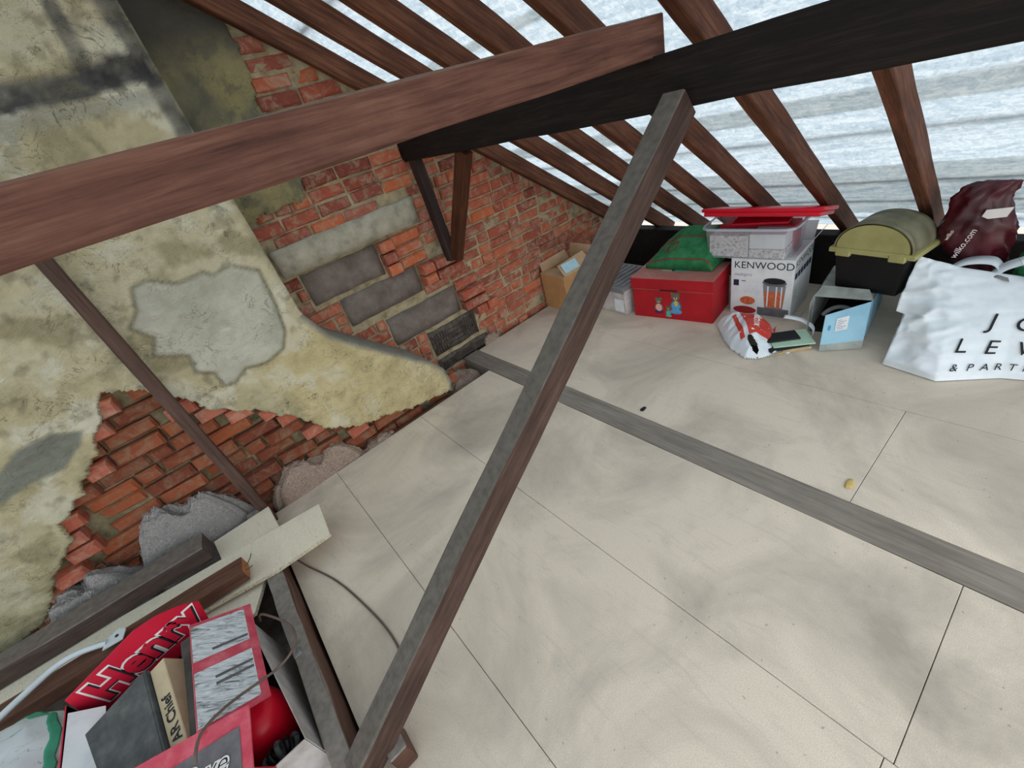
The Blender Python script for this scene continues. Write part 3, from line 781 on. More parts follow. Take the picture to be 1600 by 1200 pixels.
def wool(name, cx, cy, rx, ry, z0, h, mat, label, rz=0.0, seed=0, rag=0.22, pw=0.45):
    n, m = 110, 30; vs, fs = [], []
    c, s = math.cos(rz), math.sin(rz)
    for j in range(m + 1):
        r = j / m
        for i in range(n):
            a = 2 * math.pi * i / n
            q = (abs(math.cos(a)) ** 3 + abs(math.sin(a)) ** 3) ** (-1 / 3)
            rag_ = 1 + rag * fbm(math.cos(a) * 1.8, math.sin(a) * 1.8, seed, 3)
            x, y = rx * q * r * rag_ * math.cos(a), ry * q * r * rag_ * math.sin(a)
            z = h * max(0.0, 1 - r ** 4) ** pw
            d = fbm(x * 7, y * 7, seed + 3, 2) * .22 + abs(fbm(x * 16, y * 30, seed + 5, 4)) * .10 - .12 * sstep(.25, .0, abs(fbm(x * 4, y * 7, seed + 1, 2)))
            z += h * d * (1 - r ** 3) + .0015 * fbm(x * 90, y * 90, seed, 2)
            vs.append((x * c - y * s, x * s + y * c, max(z, 0.0) if j < m else 0.0))
    for j in range(m):
        for i in range(n):
            a, b = j * n + i, j * n + (i + 1) % n; fs.append((a, a + n, b + n, b))
    o = mesh(name, vs, fs, mat, None, True); o.location = (cx, cy, z0)
    rs = random.Random(seed); fv, ff = [], []
    for k in range(int(16000 * rx * ry) + 120):
        j = int((rs.random() ** .6) * (m - 1)); i = rs.randrange(n); p = Vector(vs[j * n + i])
        a = rs.gauss(rz, 1.0); L_ = rs.uniform(.012, .04); d = Vector((math.cos(a), math.sin(a), rs.gauss(0, .35))); w_ = Vector((-math.sin(a), math.cos(a), 0)) * rs.uniform(.0006, .0016)
        q0 = p - d * L_ * .5 + Vector((0, 0, .001)); q1 = p + Vector((0, 0, rs.uniform(.004, .012))); q2 = p + d * L_ * .5 + Vector((rs.gauss(0, .006), rs.gauss(0, .006), .0))
        b_ = len(fv); fv += [q0 - w_, q0 + w_, q1 + w_, q1 - w_, q2 + w_ * .5, q2 - w_ * .5]; ff += [(b_, b_ + 1, b_ + 2, b_ + 3), (b_ + 3, b_ + 2, b_ + 4, b_ + 5)]
    mesh('fibres', fv, ff, M_GFIB if mat is M_GWOOL else M_BFIB, o)['kind'] = 'stuff'
    tag(o, label, 'insulation', 'mineral wool along the wall foot'); return o
wool('insulation_batt', -1.10, 2.355, 0.21, 0.085, -0.12, 0.36, M_GWOOL, 'grey mineral wool lump at the lower left of the broken brickwork', 0.05, 2)
wool('insulation_batt', -0.66, 2.36, 0.27, 0.085, -0.12, 0.45, M_GWOOL, 'largest grey mineral wool lump behind the post and thick dusty timber', -0.05, 5)
wool('insulation_batt', -0.05, 2.375, 0.27, 0.06, -0.12, 0.27, M_BWOOL, 'brownish glass wool stuffed between the chimney foot and the chipboard floor', 0.02, 9)
wool('insulation_batt', 0.32, 2.37, 0.16, 0.045, -0.12, 0.13, M_BWOOL, 'thin tail of frayed brown glass wool under the plaster shoulder', 0.02, 14)
wool('insulation_batt', 1.09, 2.52, 0.13, 0.10, -0.12, 0.10, M_BWOOL, 'pinkish wool scraps beside the far end of the timber strip', 0.2, 17)
wool('insulation_batt', 1.52, 2.665, 0.07, 0.022, -0.03, 0.09, M_BWOOL, 'small grey-brown wool tuft right of the scored slabs', 0, 21)

# ================================================================== STORED THINGS, RIGHT
def carton(name, loc, rz, L, D, H, mat, label, cat, th=0.005, bev=0.003):
    """box with its local X along the front, Y into the depth; origin at the front left bottom corner"""
    o = empty(name, loc, rz, label, cat); b = box('body', (0, L), (0, D), (0, H), mat, o, bev); return o, b
XF = math.radians(-90)   # front edge runs towards -Y

# open cardboard box in the corner
cb, _ = carton('cardboard_box', (2.145, 2.655, 0), math.radians(-95), 0.29, 0.33, 0.298, M_CARD, 'open brown cardboard box in the corner against the brick gable', 'box')
bpy.data.objects.remove(_)
for nm, xs, ys in (('front_side', (0, .29), (0, .004)), ('back_side', (0, .29), (.326, .33)), ('left_side', (0, .004), (.004, .326)), ('right_side', (.286, .29), (.004, .326))):
    box(nm, xs, ys, (0.003, 0.298), M_CARD, cb, 0)
box('base', (0, .29), (0, .33), (0, 0.003), M_CARD, cb, 0)
panel('flap', [(0, 0, .298), (.29, 0, .298), (.28, .13, .296), (.01, .14, .288)], .004, M_CARDI, cb)
f = panel('flap', [(.29, .02, .298), (.29, .32, .298), (.205, .30, .392), (.205, .03, .372)], .004, M_CARDI, cb)
panel('flap', [(.0, .32, .298), (.0, .02, .298), (-.03, .03, .36), (-.03, .31, .375)], .004, M_CARDI, cb)
panel('flap', [(.285, .33, .298), (.005, .33, .298), (.005, .36, .42), (.285, .36, .42)], .004, M_CARDI, cb)
_e1 = Vector((-.085, .01, .074)).normalized(); _e0 = Vector((0, 1, 0.04)).normalized()
q = Vector((.29, .02, .298)); ax = Vector((0, 1, 0)); ay = Vector((-.085, .01, .085)).normalized()
lb = panel('label', [q + ax * .02 + ay * .02 + Vector((.004, 0, .004)), q + ax * .17 + ay * .02 + Vector((.004, 0, .004)), q + ax * .17 + ay * .10 + Vector((.004, 0, .004)), q + ax * .02 + ay * .10 + Vector((.004, 0, .004))], .001, M_LABEL, cb)
lb['label'] = 'pale blue address label'

# grey crate
gc = empty('storage_crate', (2.245, 2.245, 0), math.radians(-94), 'dusty grey plastic crate with ribbed lid behind the strut', 'crate')
bm = box_bm(0.01, .355, 0.012, .38, 0, .205, 0.012, 2)
for v in bm.verts:
    if v.co.z < .1: v.co.x = .18 + (v.co.x - .18) * .93; v.co.y = .19 + (v.co.y - .19) * .93
frombm('tub', bm, M_GREYP2, gc)
ld = box('lid', (0, .365), (0, .39), (.20, .222), M_GREYP, gc, 0.006, 2)
for i in range(7): box('lid_rib', (.03 + i * .047, .045 + i * .047), (.03, .36), (.2215, .231), M_GREYP, ld, 0.003)
box('rim', (0, .365), (-.006, .004), (.186, .206), M_GREYP, gc, 0.003)
box('handle', (.11, .25), (-.012, .002), (.205, .228), M_GREYP, gc, 0.004)
panel('label', [(.25, .0095, .03), (.34, .0095, .03), (.34, .0095, .13), (.25, .0095, .13)], .001, M_WLABEL, gc)

# red painted chest
rz = math.atan2(1.295 - 1.851, 2.349 - 2.265)
ch = empty('toy_chest', (2.265, 1.851, 0), rz, 'red painted toy chest with bear family picture on its front', 'chest')
CL, CD, CHH = 0.562, 0.30, 0.300
chb = box('body', (0.006, CL - .006), (0.006, CD - .006), (0, 0.215), M_CHEST, ch, 0.003)
chl = box('lid', (0, CL), (0, CD), (0.217, CHH), M_CHEST, ch, 0.004)
box('finger_slot', (.21, .33), (-.0006, .01), (.214, .222), M_BLACK, chl, 0)
O = (0, 0.0055, 0); EX, EY = (1, 0, 0), (0, 0, 1)
def bear(cx, cz, s, cloth, legs, tie=None):
    e = lambda nm, a, b, ra, rb, m, l, r=0: poly_print(nm, ellp(cx + a * s, cz + b * s, ra * s, rb * s, 18, r), m, chb, O, EX, EY, l)
    e('bear_body', 0, .35, .30, .36, M_GREYBEAR, .0012); e('bear_head', 0, .88, .21, .20, M_GREYBEAR, .0016)
    e('bear_ear', -.17, 1.04, .07, .07, M_GREYBEAR, .0012); e('bear_ear', .17, 1.04, .07, .07, M_GREYBEAR, .0012)
    e('bear_muzzle', 0, .80, .10, .08, M_TAN, .0020); e('bear_nose', 0, .83, .045, .035, M_BLACK, .0024)
    e('bear_clothes', 0, .38, .22, .27, cloth, .0020); e('bear_legs', 0, .06, .30, .13, legs, .0018)
    if tie: e('bear_tie', .02, .52, .09, .16, tie, .0024)
bear(.315, .055, .135, M_BLUE, M_BLUE, M_GOLD); bear(.195, .045, .105, M_PINK, M_PURPLE); bear(.262, .022, .072, M_TEAL, M_TEAL)
poly_print('worn_picture', ellp(.32, .16, .085, .035, 20, .3), M_TEAL, chl, (0, 0, CHH), (1, 0, 0), (0, 1, 0), .0008)
poly_print('worn_picture', ellp(.215, .15, .05, .04, 20, .2), M_TAN, chl, (0, 0, CHH), (1, 0, 0), (0, 1, 0), .0008)

# green soft case on the chest
gb = empty('soft_case', (2.42, 1.83, 0.303), math.radians(-84), 'green fabric case with red piping lying on the red chest', 'bag')
def wedge_case():
    L, D = .46, .30; nx, ny = 30, 16; top, bot = [], []
    def hgt(u, v):
        e = min(1, min(u, 1 - u) / .10) ** .5 * min(1, min(v + .06, 1 - v) / .10) ** .5
        return (0.055 + 0.145 * v ** .8) * (0.4 + .6 * sstep(0, .45, u)) * e + 0.02
    vs, fs = [], []
    for i in range(nx + 1):
        for j in range(ny + 1):
            u, v = i / nx, j / ny; vs.append((u * L, v * D, hgt(u, v) + .004 * fbm(u * 6, v * 4, 3)))
    k = len(vs)
    for i in range(nx + 1):
        for j in range(ny + 1): vs.append((i / nx * L, j / ny * D, 0))
    V = lambda i, j: i * (ny + 1) + j
    for i in range(nx):
        for j in range(ny):
            fs.append((V(i, j), V(i + 1, j), V(i + 1, j + 1), V(i, j + 1))); fs.append((k + V(i, j), k + V(i, j + 1), k + V(i + 1, j + 1), k + V(i + 1, j)))
    for i in range(nx): fs.append((k + V(i, 0), k + V(i + 1, 0), V(i + 1, 0), V(i, 0))); fs.append((V(i, ny), V(i + 1, ny), k + V(i + 1, ny), k + V(i, ny)))
    for j in range(ny): fs.append((V(0, j), V(0, j + 1), k + V(0, j + 1), k + V(0, j))); fs.append((k + V(nx, j), k + V(nx, j + 1), V(nx, j + 1), V(nx, j)))
    gsh = mesh('shell', vs, fs, M_GREEN, gb, True)
    tube('piping', [(u / 20 * L, .005, hgt(u / 20, 0.02) + .002) for u in range(21)], .0035, M_PIPING, gsh)
    tube('piping', [(u / 20 * L, .55 * D, hgt(u / 20, .55) + .003) for u in range(21)], .0035, M_PIPING, gsh)
    tube('piping', [(.012, v / 12 * D, hgt(.02, v / 12) + .003) for v in range(13)], .0035, M_PIPING, gsh)
    for a, b in (((.28, .18), (.42, .18)), ((.42, .18), (.42, .40)), ((.42, .40), (.28, .40)), ((.28, .40), (.28, .18))):
        tube('pocket_edge', [(L * (a[0] + (b[0] - a[0]) * t), D * (a[1] + (b[1] - a[1]) * t), hgt(a[0] + (b[0] - a[0]) * t, a[1] + (b[1] - a[1]) * t) + .004) for t in (0, .33, .67, 1)], .0028, M_PIPING, gsh)
wedge_case()

# food processor carton
kz = math.atan2(.94 - 1.288, 2.553 - 2.536) + 0.03
kb, kbb = carton('appliance_carton', (2.536, 1.285, 0), kz, .35, .31, .373, M_WHITEP, 'white blender carton with black capital lettering under the clear tub', 'box')
lettering('KENWOOD', .062, M_INK, kbb, (.018, 0, .312), (1, 0, 0), (0, 0, 1), lift=.0008)
lettering('multipro', .030, M_INKG, kbb, (.02, 0, .262), (1, 0, 0), (0, 0, 1), lift=.0008, shear=.15)
poly_print('print', rectp(.018, .05, .195, .235), M_NAVY, kbb, (0, 0, 0), (1, 0, 0), (0, 0, 1))
poly_print('print', rectp(.065, .09, .226, .232), M_GREYPRINT, kbb, (0, 0, 0), (1, 0, 0), (0, 0, 1))
poly_print('print', [(.19, .215), (.315, .215), (.305, .06), (.205, .06)], M_INKG, kbb, (0, 0, 0), (1, 0, 0), (0, 0, 1), .0008)
poly_print('print', [(.196, .17), (.309, .17), (.303, .065), (.208, .065)], M_ORJUICE, kbb, (0, 0, 0), (1, 0, 0), (0, 0, 1), .0014)
for a in (.215, .262, .29): poly_print('print', rectp(a, a + .008, .07, .205), M_INKW, kbb, (0, 0, 0), (1, 0, 0), (0, 0, 1), .0020)
poly_print('print', ellp(.252, .228, .066, .022), M_GREYPRINT, kbb, (0, 0, 0), (1, 0, 0), (0, 0, 1), .0020)
poly_print('print', ellp(.252, .240, .060, .020), M_INK, kbb, (0, 0, 0), (1, 0, 0), (0, 0, 1), .0024)
poly_print('print', rectp(.165, .34, 0.005, .06), M_GREYPRINT, kbb, (0, 0, 0), (1, 0, 0), (0, 0, 1), .0014)
poly_print('print', ellp(.105, .098, .062, .042), M_INKW, kbb, (0, 0, 0), (1, 0, 0), (0, 0, 1), .0008)
poly_print('print', ellp(.105, .098, .045, .028), M_ORJUICE, kbb, (0, 0, 0), (1, 0, 0), (0, 0, 1), .0014)
poly_print('print', ellp(.09, .03, .07, .026), M_PIPING, kbb, (0, 0, 0), (1, 0, 0), (0, 0, 1), .0008)
SO = (.35, 0, 0)
lettering('KENWOOD', .058, M_INK, kbb, (.35, .02, .318), (0, 1, 0), (0, 0, 1), lift=.0008)
lettering('KEY FEATURES', .018, M_INKG, kbb, (.35, .02, .292), (0, 1, 0), (0, 0, 1), lift=.0008)
for i in range(6): poly_print('print', rectp(.018 + i * .046, .056 + i * .046, .245, .283), M_NAVY, kbb, SO, (0, 1, 0), (0, 0, 1))
for i in range(5): poly_print('print', rectp(.02, .07, .12 + i * .02, .124 + i * .02), M_INKG, kbb, SO, (0, 1, 0), (0, 0, 1))
fl = panel('flap', [(.345, .02, .373), (.345, .30, .373), (.40, .34, .455), (.40, .04, .455)], .003, M_WHITEP, kb)
panel('flap', [(.01, .31, .373), (.345, .31, .373), (.345, .37, .47), (.01, .37, .47)], .003, M_WHITEP, kb)

# clear tub with red lid
tb = empty('storage_tub', (2.50, 1.452, 0.3765), math.radians(-86), 'clear plastic tub of papers resting on the white carton', 'tub')
TL, TD, TH = .50, .30, .185
def tub_shell():
    vs = []; pr = [(0.0, .93), (1.0, 1.0)]; n = 40
    def ring(sx, z, ins=0.0):
        out = []
        for i in range(n):
            a = 2 * math.pi * (i + .5) / n; c, s = math.cos(a), math.sin(a)
            k = (abs(c) ** 8 + abs(s) ** 8) ** (-1 / 8)
            out.append((TL / 2 + (TL / 2 * sx - ins) * c * k, TD / 2 + (TD / 2 * sx - ins) * s * k, z))
        return out
    vs = ring(.92, 0) + ring(1.0, TH) + ring(1.05, TH) + ring(1.05, TH - .012); fs = []
    for r in range(3):
        for i in range(n):
            a, b = r * n + i, r * n + (i + 1) % n; fs.append((a, b, b + n, a + n))
    fs.append(tuple(reversed(range(n))))
    mesh('shell', vs, fs, M_CLEAR, tb, False)
    vs = ring(1.0, TH) + ring(1.055, TH) + ring(1.055, TH - .014); fs = []
    for r in range(2):
        for i in range(n):
            a, b = r * n + i, r * n + (i + 1) % n; fs.append((a, b, b + n, a + n))
    mesh('rim', [(x, y, z + .001) for x, y, z in vs], fs, M_CLEARR, tb)
tub_shell()
def paper(name, xs, ys, zs, mat, label, rz=0):
    o = box(name, (-(xs[1] - xs[0]) / 2, (xs[1] - xs[0]) / 2), (-(ys[1] - ys[0]) / 2, (ys[1] - ys[0]) / 2), (0, zs[1] - zs[0]), mat, None, .002)
    c = tb.matrix_basis @ Vector(((xs[0] + xs[1]) / 2, (ys[0] + ys[1]) / 2, zs[0])); o.location = c; o.rotation_euler = (0, 0, tb.rotation_euler.z + rz)
    tag(o, label, 'packet', 'papers in the clear tub'); return o
bpy.context.view_layer.update()
M_PATT = simple('patterned_paper', [(112, 108, 108), (206, 200, 198), (226, 222, 220)], 60, 3, 0.8, 0)
paper('paper_packet', (.035, .262), (.022, .15), (.006, .135), M_PATT, 'patterned packet at the left inside the clear tub')
paper('paper_packet', (.27, .455), (.022, .15), (.06, .145), M_WHITEP, 'white envelope bundle at the right inside the clear tub')
paper('paper_packet', (.268, .46), (.022, .15), (.004, .056), M_PATT, 'patterned packet lying flat under the white envelopes')
paper('paper_packet', (.04, .46), (.16, .275), (.006, .15), M_RED, 'red paper bundle at the back of the clear tub')
lid = empty('tub_lid', (2.515, 1.12, 0.602), math.radians(-86), 'bright red plastic lid lying askew on the clear tub', 'lid')
lid.rotation_euler = (math.radians(-16), math.radians(1.0), math.radians(-86))
frombm('panel', box_bm(-.33, .30, -.03, .26, .052, .075, .011, 3), M_REDLID, lid, True)
frombm('rim', box_bm(-.315, .285, -.02, .25, .03, .056, .006, 2), M_REDLID, lid)
pk = frombm('paper_packet', box_bm(-.16, .14, -.07, .12, 0, .012, .002), M_RED); pk.location = (2.68, 1.17, .553); pk.rotation_euler = (0, 0, math.radians(-80))
tag(pk, 'red folder sticking out between the clear tub and its lid', 'packet', 'papers in the clear tub')

# pale blue long carton with a hanging flap
bb = empty('long_carton', (2.475, .795, 0), math.radians(-83), 'battered pale blue carton, open end with hanging labelled flap', 'box')
BLn, BDp, BH = .255, .40, .222
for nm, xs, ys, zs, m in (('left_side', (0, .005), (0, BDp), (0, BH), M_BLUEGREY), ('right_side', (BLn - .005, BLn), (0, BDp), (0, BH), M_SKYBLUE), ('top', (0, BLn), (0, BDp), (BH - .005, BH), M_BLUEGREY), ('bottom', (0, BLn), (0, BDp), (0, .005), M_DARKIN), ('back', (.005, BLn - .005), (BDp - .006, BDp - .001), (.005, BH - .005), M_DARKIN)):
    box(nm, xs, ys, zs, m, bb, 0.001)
panel('left_flap', [(.0, -.06, .01), (.003, .0, .0), (.003, .0, BH), (.0, -.05, BH - .02)], .004, M_BLUEGREY, bb)
panel('top_flap', [(.0, .0, BH + .001), (BLn, .0, BH + .001), (BLn - .03, .06, BH + .026), (.02, .07, BH + .03)], .003, M_BLUEGREY, bb)
_p = [Vector((.095, -.205, .004)), Vector((.262, -.120, .004)), Vector((.252, -.02, .222)), Vector((.087, -.125, .178))]
fl = panel('hanging_flap', [_p[0] * .82 + _p[3] * .18, _p[1] * .82 + _p[2] * .18, _p[2], _p[3]], .004, M_SKYBLUE, bb); fl['label'] = 'pale blue hanging flap'
panel('flap_foot', [_p[0], _p[1], _p[1] * .82 + _p[2] * .18, _p[0] * .82 + _p[3] * .18], .004, M_BLUEGREY, bb)
_ax = (_p[1] - _p[0]).normalized(); _ay = (_p[3] - _p[0]).normalized()
_n = _ax.cross(_ay).normalized() * .003; _n = _n if _n.y < 0 else -_n
BP = lambda a, b, k=1.0: _p[0].lerp(_p[1], a).lerp(_p[3].lerp(_p[2], a), b) + _n * k
def flap_print(name, a0, a1, b0, b1, mat, k): mesh(name, [BP(a0, b0, k), BP(a1, b0, k), BP(a1, b1, k), BP(a0, b1, k)], [(0, 1, 2, 3)], mat, fl)
flap_print('label', .28, .56, .50, .82, M_WLABEL, 1.0)
for i in range(6): flap_print('print', .31, .46 + .06 * math.sin(i * 2.1), .54 + i * .043, .552 + i * .043, M_INKG, 1.6)
flap_print('print', .12, .17, .55, .68, M_BLUE, 1.0)
tube('hose_piece', [(.05, .02, .10), (.09, .03, .165), (.15, .03, .17), (.19, .04, .11)], .012, M_GREYP, bb)

# black crate with domed olive lid
dc = empty('domed_crate', (2.60, .755, .2275), math.radians(-100), 'black crate with olive domed lid perched on the pale blue carton', 'crate')
bm = box_bm(0.01, .29, 0, .20, 0, .205, .008, 2)
for v in bm.verts:
    t = v.co.z / .215; v.co.x = .15 + (v.co.x - .15) * (1 + .16 * t); v.co.y = .10 + (v.co.y - .10) * (1 + .06 * t)
frombm('tub', bm, M_BLACK, dc)
def dome():
    n, m = 28, 8; L, D, H = .365, .22, .145; x0, y0, z0 = -.033, -.012, .212
    prof = []
    for i in range(n + 1):
        a = math.pi * i / n; prof.append((x0 + L / 2 - math.cos(a) * L / 2 * .93, z0 + math.sin(a) ** .85 * H))
    vs, fs = [], []
    steps = [(0.012, .97), (0, 1.0), (.03, 1.0), (.035, .97), (.06, .97), (.065, 1.0), (D - .07, 1.0), (D - .065, .97), (D - .035, .97), (D - .03, 1.0), (D, 1.0)]
    for (yy, sc) in steps:
        for (x, z) in prof: vs.append((x0 + L / 2 + (x - x0 - L / 2) * sc, y0 + yy, z0 + (z - z0) * sc))
    for j in range(len(steps) - 1):
        for i in range(n): a = j * (n + 1) + i; fs.append((a, a + n + 1, a + n + 2, a + 1))
    fs.append(tuple(range((len(steps) - 1) * (n + 1) + n, (len(steps) - 1) * (n + 1) - 1, -1)))
    dl = mesh('domed_lid', vs, fs, M_OLIVED, dc, True)
    # front end: arched panel with a raised rim
    fr = [(x0 + L / 2 + (x - x0 - L / 2) * .93, y0 + .004, z0 + (z - z0) * .9 + .006) for x, z in prof]
    k = len(fr); vs = fr + [(p[0], y0 + .02, p[2]) for p in fr]
    mesh('end_panel', vs, [tuple(range(k))] + [(i, i + k, i + k + 1, i + 1) for i in range(k - 1)], M_OLIVE, dl)
    bm = box_bm(x0 - .005, x0 + L + .005, y0 - .006, y0 + D, z0 - .014, z0 + .012, .005, 2); frombm('lid_rim', bm, M_OLIVE, dl)
    box('latch', (x0 + .03, x0 + .10), (y0 - .012, y0 + .02), (z0 - .03, z0 + .004), M_OLIVE, dl, .005)
    box('latch', (x0 + L - .10, x0 + L - .03), (y0 - .012, y0 + .02), (z0 - .03, z0 + .004), M_OLIVE, dl, .005)
dome()

# large white carrier bag with dark lettering
jb = empty('carrier_bag', (2.40, .05, 0), 0, 'large white carrier bag with dark capital lettering on its front', 'bag')
_b = [(2.285, .405, 0.004), (2.235, .20, 0.004), (2.36, .02, 0.004), (2.47, -.35, 0.004)]
_tp = [(2.60, .425, .418), (2.62, .28, .372), (2.63, .08, .345), (2.66, -.35, .32)]
_ub = [0, .28, .52, 1.0]
def ilerp(P_, u):
    for k in range(3):
        if u <= _ub[k + 1]:
            t = (u - _ub[k]) / (_ub[k + 1] - _ub[k]); return Vector(P_[k]).lerp(Vector(P_[k + 1]), t)
    return Vector(P_[3])
def JS(u, v, crumple=True):
    p = ilerp(_b, u).lerp(ilerp(_tp, u), v)
    bul = math.sin(math.pi * min(1, max(0, v))) * 0.030 * sstep(0, .2, u)
    p += Vector((-bul, 0, bul * .9))
    p.y += 0.03 * math.sin(v * math.pi) * (1 - u) ** 7 * (-1 if v < .5 else 1) * .6
    if crumple:
        s = 0.22 + .9 * sstep(0.42, .15, u)
        c = 0.022 * s * (1 - 2 * abs(fbm(u * 2.2 + v * 1.6, v * 5.0 - u * 2.5, 3.3, 3))) + .007 * min(1, s * 1.3) * (1 - 2 * abs(fbm(u * 6 + 2, v * 9 - u * 4, 8.1, 2)))
        p += Vector((-.75, 0, .5)) * c * sstep(0, .06, v)
    return p - Vector((2.40, .05, 0))
def build_jl():
    nu, nv = 110, 56; vs, fs = [], []
    for i in range(nu + 1):
        for j in range(nv + 1): vs.append(JS(i / nu, j / nv))
    V = lambda i, j: i * (nv + 1) + j
    for i in range(nu):
        for j in range(nv): fs.append((V(i, j), V(i, j + 1), V(i + 1, j + 1), V(i + 1, j)))
    k = len(vs)
    # left side fold and slack back half
    for j in range(nv + 1):
        p = Vector(vs[V(0, j)]); vs.append(p + Vector((.13, .015 + .012 * fbm(j * .2, 1, 2), -.02 * j / nv)))
    for j in range(nv): fs.append((V(0, j + 1), V(0, j), k + j, k + j + 1))
    k2 = len(vs)
    for i in range(nu + 1):
        p = Vector(vs[V(i, nv)]); vs.append(p + Vector((.10, .01, -.06 + .03 * fbm(i * .08, 2, 1))))
    for i in range(nu): fs.append((V(i, nv), k2 + i, k2 + i + 1, V(i + 1, nv)))
    return mesh('bag_sheet', vs, fs, M_WHITEBAG, jb, True)
jsheet = build_jl()
def bag_text(s, size, u0, v0, du=.86, dv=.47):
    """text wrapped on the bag front: du, dv are the sheet's width and height in metres"""
    me = text_mesh(s, size, shear=.18, space=1.0, extrude=0.0)
    bm = bmesh.new(); bm.from_mesh(me); bmesh.ops.triangulate(bm, faces=bm.faces[:])
    bmesh.ops.subdivide_edges(bm, edges=[e for e in bm.edges if e.calc_length() > .012], cuts=2, use_grid_fill=True)
    for v in bm.verts:
        p = JS(u0 + v.co.x / du, v0 + v.co.y / dv); v.co = p + Vector((-.0055, 0, .005))
    o = frombm('lettering', bm, M_INK, jsheet); bpy.data.meshes.remove(me); return o
for s, u, v in (('J', .43, .46), ('O', .52, .45)): bag_text(s, .095, u, v)
for s, u, v in (('L', .325, .235), ('E', .435, .225), ('W', .545, .225)): bag_text(s, .085, u, v)
for i, s in enumerate('&PARTNERS'): bag_text(s, .042, .325 + i * .050 + (.012 if i else 0), .075)
# handles and slack folds at the bag mouth
def ribbon(name, pts, w, mat, parent, wdir):
    vs, fs = [], []; n = len(pts) * 6; wd_ = Vector(wdir) * w / 2
    for i in range(n + 1):
        t = i / n * (len(pts) - 1); k = min(int(t), len(pts) - 2); f_ = t - k
        p0 = Vector(pts[max(k - 1, 0)]); p1 = Vector(pts[k]); p2 = Vector(pts[k + 1]); p3 = Vector(pts[min(k + 2, len(pts) - 1)])
        p = 0.5 * ((2 * p1) + (-p0 + p2) * f_ + (2 * p0 - 5 * p1 + 4 * p2 - p3) * f_ ** 2 + (-p0 + 3 * p1 - 3 * p2 + p3) * f_ ** 3)
        vs += [p - wd_, p + wd_, p + wd_ + Vector((0, 0, .002)), p - wd_ + Vector((0, 0, .002))]
    for i in range(n):
        for a in range(4): fs.append((i * 4 + a, i * 4 + (a + 1) % 4, i * 4 + 4 + (a + 1) % 4, i * 4 + 4 + a))
    fs.append((3, 2, 1, 0)); fs.append((n * 4, n * 4 + 1, n * 4 + 2, n * 4 + 3))
    return mesh(name, vs, fs, mat, parent, True)
ribbon('handle', [(.23, .27, .35), (.26, .22, .385), (.27, .14, .39), (.25, .10, .36)], .06, M_WHITEBAG, jb, (.8, 0, .3))
ribbon('handle', [(.22, .13, .33), (.24, .10, .375), (.25, .06, .40), (.27, .03, .40), (.26, 0.0, .33)], .05, M_WHITEBAG, jb, (.7, .3, .4))
ribbon('strap', [(.225, .14, .345), (.21, .11, .35), (.20, .07, .34)], .035, M_GREYP, jb, (.8, .3, .2))
ribbon('strap', [(.24, .06, .41), (.215, .035, .385), (.21, .0, .34), (.20, -.04, .335)], .035, M_GREYP, jb, (.7, .4, .3))
o = mesh('green_cloth', [(0, 0, 0)], [], M_GREEN); bpy.data.objects.remove(o)
def blob(name, c, r, mat, label, cat, seed=0, amp=.25, parent=None, sq=3.0):
    bm = bmesh.new(); bmesh.ops.create_icosphere(bm, subdivisions=4, radius=1.0)
    for v in bm.verts:
        n = v.co.normalized(); k = (abs(n.x) ** sq + abs(n.y) ** sq + abs(n.z) ** sq) ** (-1 / sq)
        d = 1 + amp * (fbm(n.x * 1.6, n.y * 1.6, n.z * 1.6 + seed, 4) + .5 * (1 - 2 * abs(fbm(n.x * 3, n.y * 3, n.z * 3 + seed + 9, 3))) - .3)
        v.co = Vector((n.x * r[0] * k * d, n.y * r[1] * k * d, n.z * r[2] * k * d))
    zmin = min(v.co.z for v in bm.verts)
    for v in bm.verts: v.co.z -= zmin
    o = frombm(name, bm, mat, parent, True); o.location = c
    if label: tag(o, label, cat)
    return o
blob('folded_cloth', (2.74, .03, .215), (.07, .09, .10), M_GREEN, 'dark green cloth showing at the mouth of the white carrier bag', 'cloth', 4)

# maroon bag standing at the eaves
def loft_bag(name, levels, mat, parent, n=48, amp=.012, seed=0, sq=2.6, sub=5):
    """levels: (z, cx, cy, rx, ry); crumpled closed bag"""
    vs, fs = [], []; rows = []
    for a, b in zip(levels[:-1], levels[1:]):
        for k in range(sub): rows.append(tuple(a[i] + (b[i] - a[i]) * k / sub for i in range(5)))
    rows.append(levels[-1])
    for (z, cx, cy, rx, ry) in rows:
        for i in range(n):
            t = 2 * math.pi * i / n; c, s = math.cos(t), math.sin(t); k = (abs(c) ** sq + abs(s) ** sq) ** (-1 / sq)
            f = 1 - 2 * abs(fbm(c * 1.6 + z * 5, s * 1.6 - z * 4, z * 7 + seed, 3)); f2 = 1 - 2 * abs(fbm(c * 4, s * 4 + z * 9, z * 11 + seed, 2))
            d = amp * (f + .5 * f2 - .5)
            vs.append((cx + (rx + d) * c * k, cy + (ry + d) * s * k, z))
    m = len(rows)
    for j in range(m - 1):
        for i in range(n): a, b = j * n + i, j * n + (i + 1) % n; fs.append((a, b, b + n, a + n))
    fs.append(tuple(reversed(range(n)))); fs.append(tuple(range((m - 1) * n, m * n)))
    return mesh(name, vs, fs, mat, parent, True)
wb = empty('plastic_bag', (2.815, .275, .0), 0, 'crumpled maroon plastic bag standing upright at the eaves', 'bag')
loft_bag('bag_sheet', [(0.0, 0, 0.0, .09, .09), (.12, 0, 0, .10, .10), (.33, -.01, -.035, .075, .075), (.40, -.02, -.005, .085, .105), (.50, -.03, .015, .085, .12), (.56, -.035, .02, .075, .095), (.64, -.04, .03, .045, .085), (.685, -.045, .01, .018, .078), (.70, -.045, -.01, .006, .055)], M_MAROON, wb, amp=.018, seed=3)
_we = Vector((-.10, .985, -.13)).normalized()
